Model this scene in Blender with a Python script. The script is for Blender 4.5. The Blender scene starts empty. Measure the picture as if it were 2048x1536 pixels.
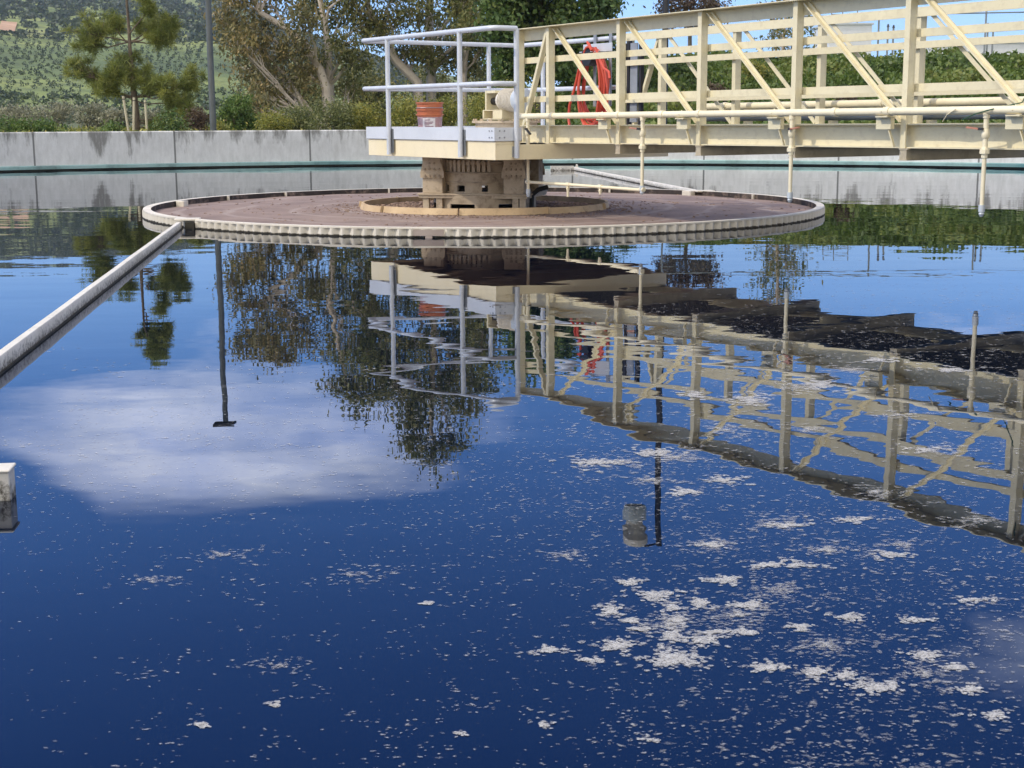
import bpy, math, random
import numpy as np
from mathutils import Matrix, Vector
random.seed(7)
rng = np.random.default_rng(11)
sc = bpy.context.scene
COL = sc.collection
# ------------------------------------------------------------------ camera numbers (metres, water surface z = 0)
HAZE = .00017
F, TH, RO, H = 2850.0, 0.184398, -0.003725, 1.06785
C = Vector((-0.310, 16.882, 0))            # tank centre
RT, RR = 16.85, 3.8936                     # tank inner radius, scum ring radius
PHI = 0.5766
U = Vector((math.sin(PHI), -math.cos(PHI), 0)); V = Vector((math.cos(PHI), math.sin(PHI), 0))
B0 = Vector((0.4338, 15.405, 0))           # bridge frame origin (end of the walkway bridge)

def at(px, py, Y):
    """point on the sight line of a photo pixel at forward distance Y"""
    c, s = math.cos(RO), math.sin(RO); x, y = px-1024, py-768
    x, y = c*x+s*y, -s*x+c*y
    dx, du = x/F, -y/F
    f = math.cos(TH)+math.sin(TH)*du; z = -math.sin(TH)+math.cos(TH)*du
    return Vector((dx*Y/f, Y, H+z*Y/f))
def on(px, py, z=0.0):
    p = at(px, py, 1.0); t = (z-H)/(p.z-H)
    return Vector((p.x*t, t, z))

# ------------------------------------------------------------------ mesh helpers
class MB:
    def __init__(s): s.v = []; s.f = []
    def add(s, vs, fs):
        n = len(s.v); s.v += [tuple(v) for v in vs]; s.f += [tuple(i+n for i in f) for f in fs]; return s
    def box(s, x0, x1, y0, y1, z0, z1):
        return s.add([(x0,y0,z0),(x1,y0,z0),(x1,y1,z0),(x0,y1,z0),(x0,y0,z1),(x1,y0,z1),(x1,y1,z1),(x0,y1,z1)],
                     [(0,3,2,1),(4,5,6,7),(0,1,5,4),(1,2,6,5),(2,3,7,6),(3,0,4,7)])
    def prism(s, poly, z0, z1):
        n = len(poly)
        return s.add([(p[0],p[1],z0) for p in poly]+[(p[0],p[1],z1) for p in poly],
                     [tuple(range(n-1,-1,-1)), tuple(range(n,2*n))]+[(i,(i+1)%n,n+(i+1)%n,n+i) for i in range(n)])
    def bar(s, p, q, w, h, up=(0,0,1)):
        p, q = Vector(p), Vector(q); d = (q-p).normalized(); a = d.cross(Vector(up)).normalized(); b = a.cross(d)
        vs = [e+a*i*w/2+b*j*h/2 for e in (p,q) for i,j in ((-1,-1),(1,-1),(1,1),(-1,1))]
        return s.add(vs, [(0,3,2,1),(4,5,6,7),(0,1,5,4),(1,2,6,5),(2,3,7,6),(3,0,4,7)])
    def tube(s, pts, r, n=10, cap=True):
        pts = [Vector(p) for p in pts]; m = len(pts)
        rr = r if isinstance(r,(list,tuple)) else [r]*m
        d0 = (pts[1]-pts[0]).normalized()
        a = d0.cross(Vector((0,0,1)) if abs(d0.z) < .9 else Vector((1,0,0))).normalized()
        vs = []; fs = []
        for i,p in enumerate(pts):
            d = (pts[min(i+1,m-1)]-pts[max(i-1,0)]).normalized()
            a = (a-d*a.dot(d)).normalized(); b = d.cross(a)
            for k in range(n):
                t = 2*math.pi*k/n; vs.append(p+(a*math.cos(t)+b*math.sin(t))*rr[i])
        for i in range(m-1):
            for k in range(n):
                fs.append((i*n+k, i*n+(k+1)%n, (i+1)*n+(k+1)%n, (i+1)*n+k))
        if cap: fs += [tuple(range(n-1,-1,-1)), tuple(range((m-1)*n, m*n))]
        return s.add(vs, fs)
    def lathe(s, prof, n=32, c=(0,0,0), a0=0, a1=2*math.pi):
        full = abs(a1-a0-2*math.pi) < 1e-6; k = n if full else n+1
        vs = []; fs = []
        for r,z in prof:
            for i in range(k):
                t = a0+(a1-a0)*i/n; vs.append((c[0]+r*math.cos(t), c[1]+r*math.sin(t), c[2]+z))
        for j in range(len(prof)-1):
            for i in range(n):
                i2 = (i+1)%k; fs.append((j*k+i, j*k+i2, (j+1)*k+i2, (j+1)*k+i))
        return s.add(vs, fs)
    def build(s, name, mat, parent=None, smooth=False, bevel=0):
        me = bpy.data.meshes.new(name); me.from_pydata(s.v, [], s.f); me.update()
        return link(name, me, mat, parent, smooth, bevel)
def link(name, me, mat, parent=None, smooth=False, bevel=0):
    o = bpy.data.objects.new(name, me); COL.objects.link(o)
    if mat: me.materials.append(mat)
    if parent: o.parent = parent
    if smooth:
        me.polygons.foreach_set('use_smooth', [True]*len(me.polygons))
        if hasattr(me, 'set_sharp_from_angle'): me.set_sharp_from_angle(angle=math.radians(40))
    if bevel:
        b = o.modifiers.new('bevel', 'BEVEL'); b.width = bevel; b.segments = 2; b.limit_method = 'ANGLE'
    return o
def tag(o, label=None, cat=None, group=None, kind=None):
    if label: o['label'] = label
    if cat: o['category'] = cat
    if group: o['group'] = group
    if kind: o['kind'] = kind
    return o
def empty(name, loc=(0,0,0), mat=None):
    o = bpy.data.objects.new(name, None); COL.objects.link(o); o.empty_display_size = .2
    if mat is not None: o.matrix_world = mat
    else: o.location = loc
    return o
def copy_tree(o, parent=None):
    c = o.copy(); COL.objects.link(c); c.parent = parent
    for ch in list(o.children): copy_tree(ch, c)
    return c
def bolts(pts, d, r, mat, parent):
    o = MB().tube([(0,0,0), d], r, 6).build('bolt', mat, parent); o.location = pts[0]
    for p in pts[1:]:
        c = o.copy(); COL.objects.link(c); c.parent = parent; c.location = p
def np_mesh(name, verts, faces, attrs=None):
    """verts Nx3, faces MxK (all same size)"""
    verts = np.asarray(verts, np.float32); faces = np.asarray(faces, np.int32)
    me = bpy.data.meshes.new(name); K = faces.shape[1]; M = len(faces)
    me.vertices.add(len(verts)); me.vertices.foreach_set('co', verts.ravel())
    me.loops.add(M*K); me.loops.foreach_set('vertex_index', faces.ravel())
    me.polygons.add(M); me.polygons.foreach_set('loop_start', np.arange(0, M*K, K, dtype=np.int32))
    me.update(calc_edges=True)
    for k, a in (attrs or {}).items():
        at_ = me.attributes.new(k, 'FLOAT', 'POINT'); at_.data.foreach_set('value', np.asarray(a, np.float32))
    me.validate()
    return me

# ------------------------------------------------------------------ materials
def new_mat(name):
    m = bpy.data.materials.new(name); m.use_nodes = True
    nt = m.node_tree; return m, nt, nt.nodes['Principled BSDF']
def nd(nt, t, **kw):
    n = nt.nodes.new(t)
    for k, v in kw.items():
        if k in n.inputs.keys() if hasattr(n.inputs,'keys') else False: n.inputs[k].default_value = v
        else: setattr(n, k, v)
    return n
def ramp(nt, fac, stops):
    r = nt.nodes.new('ShaderNodeValToRGB'); e = r.color_ramp.elements
    while len(e) > 1: e.remove(e[-1])
    e[0].position = stops[0][0]; e[0].color = (*stops[0][1], 1)
    for p, c in stops[1:]:
        x = e.new(p); x.color = (*c, 1)
    nt.links.new(fac, r.inputs[0]); return r.outputs[0]
def mix(nt, fac, a, b, mode='MIX'):
    m = nt.nodes.new('ShaderNodeMix'); m.data_type = 'RGBA'; m.blend_type = mode
    for s, v in ((m.inputs[0], fac), (m.inputs[6], a), (m.inputs[7], b)):
        if isinstance(v, (int,float)): s.default_value = v
        elif isinstance(v, tuple): s.default_value = (*v, 1)
        else: nt.links.new(v, s)
    return m.outputs[2]
def noise(nt, scale, detail=4, rough=.55, vec=None, coord='Object', sc3=None):
    n = nt.nodes.new('ShaderNodeTexNoise'); n.inputs['Scale'].default_value = scale
    n.inputs['Detail'].default_value = detail; n.inputs['Roughness'].default_value = rough
    if vec is None:
        t = nt.nodes.new('ShaderNodeTexCoord'); vec = t.outputs[coord]
    if sc3:
        mp = nt.nodes.new('ShaderNodeMapping'); mp.inputs['Scale'].default_value = sc3
        nt.links.new(vec, mp.inputs[0]); vec = mp.outputs[0]
    nt.links.new(vec, n.inputs['Vector']); return n.outputs['Fac']
def math_(nt, op, a, b=None, clamp=False):
    m = nt.nodes.new('ShaderNodeMath'); m.operation = op; m.use_clamp = clamp
    for i, v in enumerate((a, b)):
        if v is None: continue
        if isinstance(v, (int,float)): m.inputs[i].default_value = v
        else: nt.links.new(v, m.inputs[i])
    return m.outputs[0]
def bump(nt, bs, h, strength=.3, dist=.01):
    b = nt.nodes.new('ShaderNodeBump'); b.inputs['Strength'].default_value = strength; b.inputs['Distance'].default_value = dist
    nt.links.new(h, b.inputs['Height']); nt.links.new(b.outputs[0], bs.inputs['Normal']); return b
def paint(name, c1, c2, rough=.45, metal=0.0, scale=3.0, dirt=None, dirt_amt=.35, dscale=9.0, bmp=.08):
    m, nt, bs = new_mat(name)
    n1 = noise(nt, scale, 5)
    col = ramp(nt, n1, [(.32, c1), (.68, c2)])
    if dirt:
        n2 = noise(nt, dscale, 8, .7)
        f = ramp(nt, n2, [(.5, (0,0,0)), (.72, (dirt_amt,)*3)])
        col = mix(nt, f, col, dirt)
    nt.links.new(col, bs.inputs['Base Color'])
    bs.inputs['Roughness'].default_value = rough; bs.inputs['Metallic'].default_value = metal
    bump(nt, bs, noise(nt, 40, 4), bmp, .004)
    return m
CREAM = paint('cream_paint', (.70,.625,.41), (.755,.68,.46), .42, 0, 2.2, (.40,.31,.19), .34, 14)
FASCIA = paint('fascia_paint', (.79,.69,.45), (.82,.725,.50), .4, 0, 1.5, (.5,.42,.3), .2, 8)
PIPEP = paint('pipe_paint', (.80,.71,.49), (.85,.765,.55), .4, 0, 4, (.45,.36,.25), .25, 16)
ALU = paint('aluminium', (.55,.58,.62), (.63,.66,.70), .42, .15, 6, (.4,.42,.45), .25, 20)
ALUP = paint('aluminium_sheet', (.60,.63,.67), (.66,.69,.73), .4, .1, 2, (.5,.5,.52), .25, 12)
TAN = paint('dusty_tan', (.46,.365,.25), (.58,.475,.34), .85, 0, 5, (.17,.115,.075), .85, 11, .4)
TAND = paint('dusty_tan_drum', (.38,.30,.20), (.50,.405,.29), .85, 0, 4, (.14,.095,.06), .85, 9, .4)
WOODR = paint('weathered_yellow', (.47,.335,.19), (.60,.45,.265), .8, 0, 6, (.25,.16,.09), .7, 12, .5)
BEIGE = paint('beige_plastic', (.62,.57,.47), (.72,.66,.55), .5, 0, 5, (.28,.24,.18), .5, 10, .2)
POLEM = paint('dark_grey_pole', (.075,.085,.085), (.115,.125,.125), .55, .1, 3)
BEAMP = paint('shaded_cream_paint', (.42,.36,.25), (.54,.47,.33), .55, 0, 4, (.20,.15,.10), .5, 9)  # cream with the shade under the bridge put into its colour
BLACK = paint('black_paint', (.012,.012,.014), (.03,.03,.032), .45, .2, 8)
GREYM = paint('grey_metal', (.25,.27,.29), (.36,.38,.40), .45, .3, 6)
LGREY = paint('light_grey_sheet', (.50,.54,.57), (.58,.62,.65), .4, .1, 3)
HOSE = paint('red_hose', (.50,.055,.028), (.62,.09,.04), .45, 0, 8, (.35,.06,.03), .4, 10)
ORANGE = paint('orange_plastic', (.42,.115,.045), (.50,.15,.06), .45, 0, 8, (.4,.1,.05), .3, 14)
PAILW = paint('faded_mauve_plastic', (.30,.17,.18), (.40,.26,.27), .5, 0, 14, (.62,.52,.52), .5, 18)
LABELM = paint('label_paper', (.60,.55,.55), (.72,.68,.67), .6, 0, 30, (.35,.25,.28), .6, 40)
RUST = paint('faded_red_handle', (.42,.17,.10), (.50,.23,.15), .55, 0, 20, (.2,.1,.07), .4, 30)
GALV = paint('galvanised_pole', (.17,.19,.19), (.25,.27,.27), .5, .35, 3)
GLASSY = paint('frosted_glass', (.45,.50,.50), (.55,.60,.60), .15, 0, 4)
GRATE = paint('steel_grating', (.10,.09,.072), (.17,.155,.12), .7, .2, 20)
GREEN = paint('green_cord', (.02,.07,.03), (.03,.10,.05), .6)

# concrete tank wall: uv = (arc length, height)
def wall_mat():
    m, nt, bs = new_mat('tank_concrete')
    uv = nt.nodes.new('ShaderNodeUVMap'); uv.uv_map = 'arc'
    v = uv.outputs[0]
    base = ramp(nt, noise(nt, 1.1, 6, .6, v), [(.3, (.60,.605,.59)), (.7, (.70,.705,.685))])
    fine = ramp(nt, noise(nt, 9, 6, .7, v, sc3=(1,.35,1)), [(.35, (.82,.82,.81)), (.65, (1,1,1))])
    col = mix(nt, 1.0, base, fine, 'MULTIPLY')
    sep = nt.nodes.new('ShaderNodeSeparateXYZ'); nt.links.new(v, sep.inputs[0])
    # runs of dark algae from the coping downwards
    streak = noise(nt, 1.0, 7, .72, v, sc3=(2.6,.5,1))
    big = noise(nt, .22, 2, .5, v, sc3=(1,.1,1))
    depth = math_(nt, 'SUBTRACT', .85, sep.outputs[1])
    thr = math_(nt, 'ADD', math_(nt, 'MULTIPLY', depth, .26), math_(nt, 'ADD', .545, math_(nt, 'MULTIPLY', big, -.22)))
    k = math_(nt, 'MULTIPLY', math_(nt, 'SUBTRACT', streak, thr), 9.0, True)
    col = mix(nt, math_(nt, 'MULTIPLY', k, .75), col, (.105,.10,.085))
    drip = math_(nt, 'MULTIPLY', math_(nt, 'SUBTRACT', noise(nt, 1.0, 3, .6, v, sc3=(5.5,.08,1)), .62), 5.0, True)
    col = mix(nt, math_(nt, 'MULTIPLY', drip, .35), col, (.17,.175,.17))
    wide = math_(nt, 'MULTIPLY', math_(nt, 'SUBTRACT', noise(nt, 1.0, 5, .65, v, sc3=(.75,.16,1)), .60), 5.0, True)
    col = mix(nt, math_(nt, 'MULTIPLY', wide, .55), col, (.22,.21,.19))
    # pour joints every 3.05 m
    fr = math_(nt, 'FRACT', math_(nt, 'DIVIDE', math_(nt,'ADD',sep.outputs[0],1.2), 3.05))
    jt = math_(nt, 'LESS_THAN', math_(nt, 'ABSOLUTE', math_(nt, 'SUBTRACT', fr, .5)), .0065)
    col = mix(nt, math_(nt, 'MULTIPLY', jt, .8), col, (.09,.09,.085))
    nt.links.new(col, bs.inputs['Base Color']); bs.inputs['Roughness'].default_value = .85
    bump(nt, bs, noise(nt, 14, 6, .65, v), .35, .01)
    return m
def teal_mat():
    m, nt, bs = new_mat('stained_teal_band')
    uv = nt.nodes.new('ShaderNodeUVMap'); uv.uv_map = 'arc'
    a = noise(nt, .8, 6, .7, uv.outputs[0])
    col = ramp(nt, a, [(.3, (.10,.15,.14)), (.5, (.27,.43,.41)), (.7, (.38,.50,.48))])
    b = noise(nt, .12, 1, .5, uv.outputs[0], sc3=(1,.05,1))
    col = mix(nt, ramp(nt, b, [(.56,(0,0,0)),(.66,(.8,)*3)]), col, (.015,.13,.16))
    nt.links.new(col, bs.inputs['Base Color']); bs.inputs['Roughness'].default_value = .5
    return m
def ledge_shadow_mat():
    m, nt, bs = new_mat('ledge_shadow_black')
    uv = nt.nodes.new('ShaderNodeUVMap'); uv.uv_map = 'arc'
    col = ramp(nt, noise(nt, 2.5, 6, .7, uv.outputs[0]), [(.35, (.008,.011,.008)), (.75, (.05,.055,.04))])
    nt.links.new(col, bs.inputs['Base Color']); bs.inputs['Roughness'].default_value = .7
    return m
def arm_mat():
    m, nt, bs = new_mat('skimmer_fibreglass')
    geo = nt.nodes.new('ShaderNodeTexCoord'); sep = nt.nodes.new('ShaderNodeSeparateXYZ'); nt.links.new(geo.outputs['Object'], sep.inputs[0])
    base = ramp(nt, noise(nt, 6, 5), [(.3, (.62,.58,.50)), (.7, (.74,.70,.62))])
    sp = noise(nt, 34, 7, .75)
    low = math_(nt, 'MULTIPLY', math_(nt, 'SUBTRACT', .105, sep.outputs[2]), 3.4, True)
    k = math_(nt, 'MULTIPLY', math_(nt, 'SUBTRACT', math_(nt, 'ADD', sp, low), .69), 5, True)
    col = mix(nt, k, base, (.10,.085,.06))
    nt.links.new(col, bs.inputs['Base Color']); bs.inputs['Roughness'].default_value = .6
    bump(nt, bs, sp, .3, .006)
    return m
def ring_mat():
    m, nt, bs = new_mat('corrugated_baffle')
    geo = nt.nodes.new('ShaderNodeTexCoord'); sep = nt.nodes.new('ShaderNodeSeparateXYZ'); nt.links.new(geo.outputs['Object'], sep.inputs[0])
    base = ramp(nt, noise(nt, 3, 5), [(.3, (.64,.58,.47)), (.7, (.76,.70,.59))])
    sp = noise(nt, 22, 6, .75)
    low = math_(nt, 'MULTIPLY', math_(nt, 'SUBTRACT', .026, sep.outputs[2]), 26, True)
    k = math_(nt, 'MULTIPLY', math_(nt, 'SUBTRACT', math_(nt, 'ADD', sp, low), .70), 5, True)
    col = mix(nt, k, base, (.035,.03,.02))
    nt.links.new(col, bs.inputs['Base Color']); bs.inputs['Roughness'].default_value = .55
    return m
def scum_mat():
    m, nt, bs = new_mat('dried_scum')
    tc = nt.nodes.new('ShaderNodeTexCoord')
    a = noise(nt, 1.6, 7, .65, tc.outputs['Object'])
    col = ramp(nt, a, [(.28, (.165,.115,.092)), (.5, (.24,.17,.14)), (.72, (.315,.235,.19))])
    b = noise(nt, 14, 8, .8, tc.outputs['Object'])
    col = mix(nt, ramp(nt, b, [(.55,(0,0,0)),(.68,(.7,)*3)]), col, (.33,.25,.19))
    w = nt.nodes.new('ShaderNodeTexWave'); w.wave_type = 'RINGS'; w.rings_direction = 'Z'; w.inputs['Scale'].default_value = .5
    w.inputs['Distortion'].default_value = 6; w.inputs['Detail'].default_value = 3; nt.links.new(tc.outputs['Object'], w.inputs[0])
    col = mix(nt, math_(nt,'MULTIPLY', math_(nt,'SUBTRACT',w.outputs['Fac'],.9,), 6, True), col, (.36,.29,.25))
    nt.links.new(col, bs.inputs['Base Color']); bs.inputs['Roughness'].default_value = .75
    bump(nt, bs, b, .5, .02)
    return m
def crumb_mat():
    return paint('scum_crumbs', (.20,.13,.10), (.34,.24,.17), .9, 0, 20, (.10,.06,.05), .6, 30, .5)
WALLM, TEAL, LEDGE_SHADOW, ARMM, RINGM, SCUM, CRUMB = wall_mat(), teal_mat(), ledge_shadow_mat(), arm_mat(), ring_mat(), scum_mat(), crumb_mat()

def water_mat():
    m, nt, bs = new_mat('tank_water')
    bs.inputs['Base Color'].default_value = (.0006,.003,.010,1)
    bs.inputs['Roughness'].default_value = .006
    bs.inputs['IOR'].default_value = WATER_IOR
    bs.inputs['Specular Tint'].default_value = (*WATER_TINT, 1)
    g = nt.nodes.new('ShaderNodeNewGeometry')
    a = noise(nt, .85, 2, .45, g.outputs['Position'], sc3=(.55,1,1))
    b = noise(nt, 3.4, 2, .5, g.outputs['Position'], sc3=(.7,1,1))
    c = noise(nt, .22, 1, .5, g.outputs['Position'], sc3=(1,1,1))
    calm = ramp(nt, c, [(.35, (.35,)*3), (.65, (1,)*3)])
    h = math_(nt, 'ADD', math_(nt, 'MULTIPLY', a, WAVE_A), math_(nt, 'MULTIPLY', b, WAVE_B))
    h = math_(nt, 'MULTIPLY', h, calm)
    bp = nt.nodes.new('ShaderNodeBump'); bp.inputs['Strength'].default_value = 1; bp.inputs['Distance'].default_value = 1
    nt.links.new(h, bp.inputs['Height']); nt.links.new(bp.outputs[0], bs.inputs['Normal'])
    return m
WATER_IOR, WATER_TINT, WAVE_A, WAVE_B = 1.55, (.06,.33,.86), .0068, .0009

def leaf_mat(name, dark, mid, light, trans=.3, rough=.5):
    m, nt, bs = new_mat(name)
    a = nt.nodes.new('ShaderNodeAttribute'); a.attribute_name = 'tint'
    col = ramp(nt, a.outputs['Fac'], [(0, dark), (.5, mid), (1, light)])
    nt.links.new(col, bs.inputs['Base Color']); bs.inputs['Roughness'].default_value = rough
    tr = nt.nodes.new('ShaderNodeBsdfTranslucent'); nt.links.new(col, tr.inputs[0])
    ms = nt.nodes.new('ShaderNodeMixShader'); ms.inputs[0].default_value = trans
    nt.links.new(bs.outputs[0], ms.inputs[1]); nt.links.new(tr.outputs[0], ms.inputs[2])
    nt.links.new(ms.outputs[0], nt.nodes['Material Output'].inputs[0])
    return m
LEUC = leaf_mat('gum_leaves_olive', (0.096,0.103,0.044), (0.228,0.207,0.081), (0.420,0.305,0.122))
LEUC2 = leaf_mat('gum_leaves_green', (0.083,0.100,0.037), (0.196,0.213,0.070), (0.358,0.304,0.114))
LDARK = leaf_mat('dense_leaves', (0.037,0.072,0.020), (0.102,0.174,0.044), (0.214,0.254,0.065))
LPINE = leaf_mat('pine_needles', (0.084,0.117,0.024), (0.216,0.249,0.053), (0.395,0.388,0.099), .3)
LACAC = leaf_mat('yellow_green_leaves', (0.082,0.109,0.022), (0.238,0.255,0.047), (0.456,0.383,0.082))
LWAT2 = leaf_mat('grey_green_leaves', (.07,.095,.035), (.16,.19,.065), (.29,.28,.10))
LSHRUB = leaf_mat('shrub_leaves', (0.035,0.077,0.017), (0.105,0.182,0.036), (0.224,0.280,0.070))
LIVY = leaf_mat('ivy_leaves', (0.037,0.066,0.014), (0.110,0.171,0.030), (0.258,0.276,0.067))
LGREYB = leaf_mat('grey_brush_leaves', (0.131,0.131,0.078), (0.252,0.252,0.157), (0.434,0.409,0.270))
LREDB = leaf_mat('brown_shrub_leaves', (0.045,0.027,0.018), (0.105,0.068,0.042), (0.165,0.128,0.068))
LHILL = leaf_mat('hill_bushes', (.018,.036,.012), (.042,.070,.022), (.085,.12,.038), .15)
BARK = paint('pale_bark', (.36,.29,.22), (.55,.47,.38), .85, 0, 3, (.20,.14,.10), .6, 6, .5)
BARKL = paint('pale_gum_bark', (.44,.37,.30), (.66,.58,.49), .8, 0, 3, (.26,.19,.14), .5, 6, .5)
BARKD = paint('brown_bark', (.10,.075,.055), (.18,.14,.10), .9, 0, 6, (.05,.04,.03), .6, 10, .5)
STAKE = paint('pale_stake', (.45,.40,.28), (.55,.50,.36), .8)

# ------------------------------------------------------------------ foliage helpers
def leaves(pts, size, aspect=2.2, droop=.4, tint=None):
    """one quad per point, randomly turned"""
    n = len(pts); pts = np.asarray(pts)
    d = rng.normal(size=(n,3)); d[:,2] -= droop*1.5; d /= np.linalg.norm(d,axis=1)[:,None]
    w = np.cross(d, rng.normal(size=(n,3))); w /= np.linalg.norm(w,axis=1)[:,None]
    L = size*rng.uniform(.6,1.35,(n,1)); Wd = L/aspect
    a = pts-d*L*.5; b = pts+w*Wd*.5; c = pts+d*L*.5; e = pts-w*Wd*.5
    v = np.stack([a,b,c,e],1).reshape(-1,3)
    f = np.arange(4*n).reshape(n,4)
    t = rng.uniform(0,1,n) if tint is None else np.clip(tint+rng.normal(0,.16,n),0,1)
    return v, f, np.repeat(t,4)
def clump_points(cen, rad, n_spray, n_leaf, spray=.28, shell=.55):
    """leaf positions in sprays spread through an ellipsoid, denser towards the outside"""
    cen = np.asarray(cen); rad = np.asarray(rad, float)
    q = rng.normal(size=(n_spray,3)); q /= np.linalg.norm(q,axis=1)[:,None]
    q *= (rng.uniform(shell**3,1,(n_spray,1)))**(1/3)
    c = cen+q*rad
    st = rng.uniform(.15,.85,n_spray)
    p = np.repeat(c,n_leaf,0)+rng.normal(size=(n_spray*n_leaf,3))*spray*rng.uniform(.6,1.2,(n_spray,1)).repeat(n_leaf,0)*np.array([1,1,.75])
    return p, np.repeat(st,n_leaf), c
def wiggle(p, q, n, amt, sag=0):
    p, q = Vector(p), Vector(q); out = []
    for i in range(n+1):
        t = i/n; e = p.lerp(q,t); k = math.sin(math.pi*t)
        out.append(e+Vector((random.gauss(0,amt)*k, random.gauss(0,amt)*k, random.gauss(0,amt*.6)*k+sag*k)))
    return out

def make_tree(name, label, cat, trunk, clumps, lmat, bark, leaf=.16, n_spray=34, n_leaf=34, spray=.3, r0=.16, aspect=2.4,
              droop=.4, group=None, twigs=8, shell=.5, limb_r=.4):
    """trunk: list of points; clumps: (point, (rx,ry,rz)); each clump gets a limb"""
    base = Vector(trunk[0]); root = empty(name, base); tag(root, label, cat, group)
    mb = MB(); tr = [Vector(p)-base for p in trunk]
    m = len(tr); mb.tube(tr, [r0*(1-.6*i/(m-1)) for i in range(m)], 9)
    P = []; T = []
    for cp, rad in clumps:
        c = Vector(cp)-base
        # leave the trunk at the point that gives the most natural rising limb
        j = min(range(m), key=lambda i: (tr[i]-c).length+3.5*max(0,.75*math.hypot(tr[i].x-c.x,tr[i].y-c.y)-(c.z-tr[i].z)))
        st = tr[j]; r = r0*(1-.6*j/(m-1))*limb_r*1.2
        path = wiggle(st, c, 5, .10*(c-st).length*.5, .05)
        mb.tube(path, [r*(1-.75*i/5) for i in range(6)], 6, False)
        p, t, sp = clump_points(c, rad, n_spray, n_leaf, spray, shell)
        P.append(p); T.append(t)
        for k in range(twigs):
            e = sp[rng.integers(len(sp))]
            mb.tube(wiggle(path[2+k%4], e, 3, .07), [max(r*.32,.014), max(r*.26,.012), max(r*.2,.010), .007], 4, False)
    mb.build('trunk', bark, root, True)
    v, f, t = leaves(np.concatenate(P), leaf, aspect, droop, np.concatenate(T))
    link('crown', np_mesh('crown', v, f, {'tint': t}), lmat, root)
    return root
def make_shrub(name, label, cat, base, size, lmat, n=2600, leaf=.08, nclump=7, aspect=2.2, droop=0, group=None, stems=5):
    root = empty(name, base); tag(root, label, cat, group)
    sx, sy, sz = size; P = []; T = []; mb = MB()
    for i in range(nclump):
        a = random.uniform(0,2*math.pi); r = random.uniform(.15,.75) if i else 0
        c = (math.cos(a)*r*sx*.6, math.sin(a)*r*sy*.6, sz*random.uniform(.38,.68)*(1-.25*r))
        p, t, sp = clump_points(c, (sx*.42, sy*.42, sz*.36), max(6,n//nclump//22), 22, sz*.10+.03, .4)
        p[:,2] = np.maximum(p[:,2], .02); P.append(p); T.append(t)
        if i < stems: mb.tube(wiggle((c[0]*.2,c[1]*.2,-.1), c, 4, .06*sz), [.03*sz,.026*sz,.02*sz,.014*sz,.006*sz], 5, False)
    mb.build('stem', BARKD, root, True)
    v, f, t = leaves(np.concatenate(P), leaf, aspect, droop, np.concatenate(T))
    link('foliage', np_mesh('foliage', v, f, {'tint': t}), lmat, root)
    return root

# ------------------------------------------------------------------ SETTING: water, ground, hillside
def smooth(x, a, b):
    t = min(1, max(0, (x-a)/(b-a))); return t*t*(3-2*t)
def ground_z(x, y):
    r = math.hypot(x-C.x, y-C.y); az = math.degrees(math.atan2(x, y)) if y > 0 else (90 if x > 0 else -90)
    z = .55
    if y > 0 or x > 0:
        z += 2.25*smooth(r, 18.0, 33.0)*smooth(az, -1.5, 5.0)*(1-smooth(az, 60, 90))
    z += .12*math.sin(x*.21+1)*math.sin(y*.17)*smooth(r, 20, 40)
    return z
def ground_mat():
    m, nt, bs = new_mat('ground_soil')
    g = nt.nodes.new('ShaderNodeNewGeometry')
    col = ramp(nt, noise(nt, .35, 7, .65, g.outputs['Position']), [(.3, (.05,.075,.02)), (.5, (.09,.11,.035)), (.7, (.16,.14,.07))])
    nt.links.new(col, bs.inputs['Base Color']); bs.inputs['Roughness'].default_value = .95
    bump(nt, bs, noise(nt, 3, 6, .7, g.outputs['Position']), .6, .1)
    return m
radii = [17.15, 18, 19.5, 21, 23, 25.5, 28, 31, 34, 37, 41, 46, 53, 62, 75, 95, 130, 190, 300, 600, 1200, 2600]
NA = 144; vs = []; fs = []
for r in radii:
    for i in range(NA):
        t = 2*math.pi*i/NA; x, y = C.x+r*math.cos(t), C.y+r*math.sin(t)
        vs.append((x, y, ground_z(x, y)))
for j in range(len(radii)-1):
    for i in range(NA):
        i2 = (i+1)%NA; fs.append((j*NA+i, j*NA+i2, (j+1)*NA+i2, (j+1)*NA+i))
mb = MB(); mb.add(vs, fs); g = mb.build('ground', ground_mat(), None, True); tag(g, kind='structure')
mb = MB(); n = 160; mb.add([(0,0,0)]+[(RT*math.cos(2*math.pi*i/n), RT*math.sin(2*math.pi*i/n), 0) for i in range(n)],
                           [(0,1+i,1+(i+1)%n) for i in range(n)])
w = mb.build('water', water_mat()); w.location = (C.x, C.y, 0); tag(w, kind='structure')

# hillside (far left): elevation angle of the skyline by azimuth
AZ = [-75,-45,-30,-22,-17,-14,-12,-10.5,-9,-7,-4,0,6,14]
EL = [4.2,5.0,5.5,5.45,5.35,5.2,4.85,4.35,3.7,2.9,2.0,1.3,.7,.25]
def hill_pt(az, d):
    el = np.interp(az, AZ, EL); D0, D1 = 230.0, 1150.0
    t = np.clip((d-D0)/(D1-D0),0,1.0)
    ridge = np.tan(np.radians(el))*D1
    z = .3+ridge*(t**1.12)
    amp = t*(1-t)*4
    z = z+amp*(1.6*np.sin(az*.55+d*.004)+.9*np.sin(az*1.4-d*.007+1))+t*.9*np.sin(az*3.1)
    z = np.where(d > D1, z-(d-D1)*.10, z)
    return z
azs = np.linspace(-75, 14, 260); ds = np.concatenate([np.linspace(225,1150,70), np.linspace(1190,1700,6)])
A2, D2 = np.meshgrid(np.radians(azs), ds)
Z2 = hill_pt(np.degrees(A2), D2)
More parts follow.
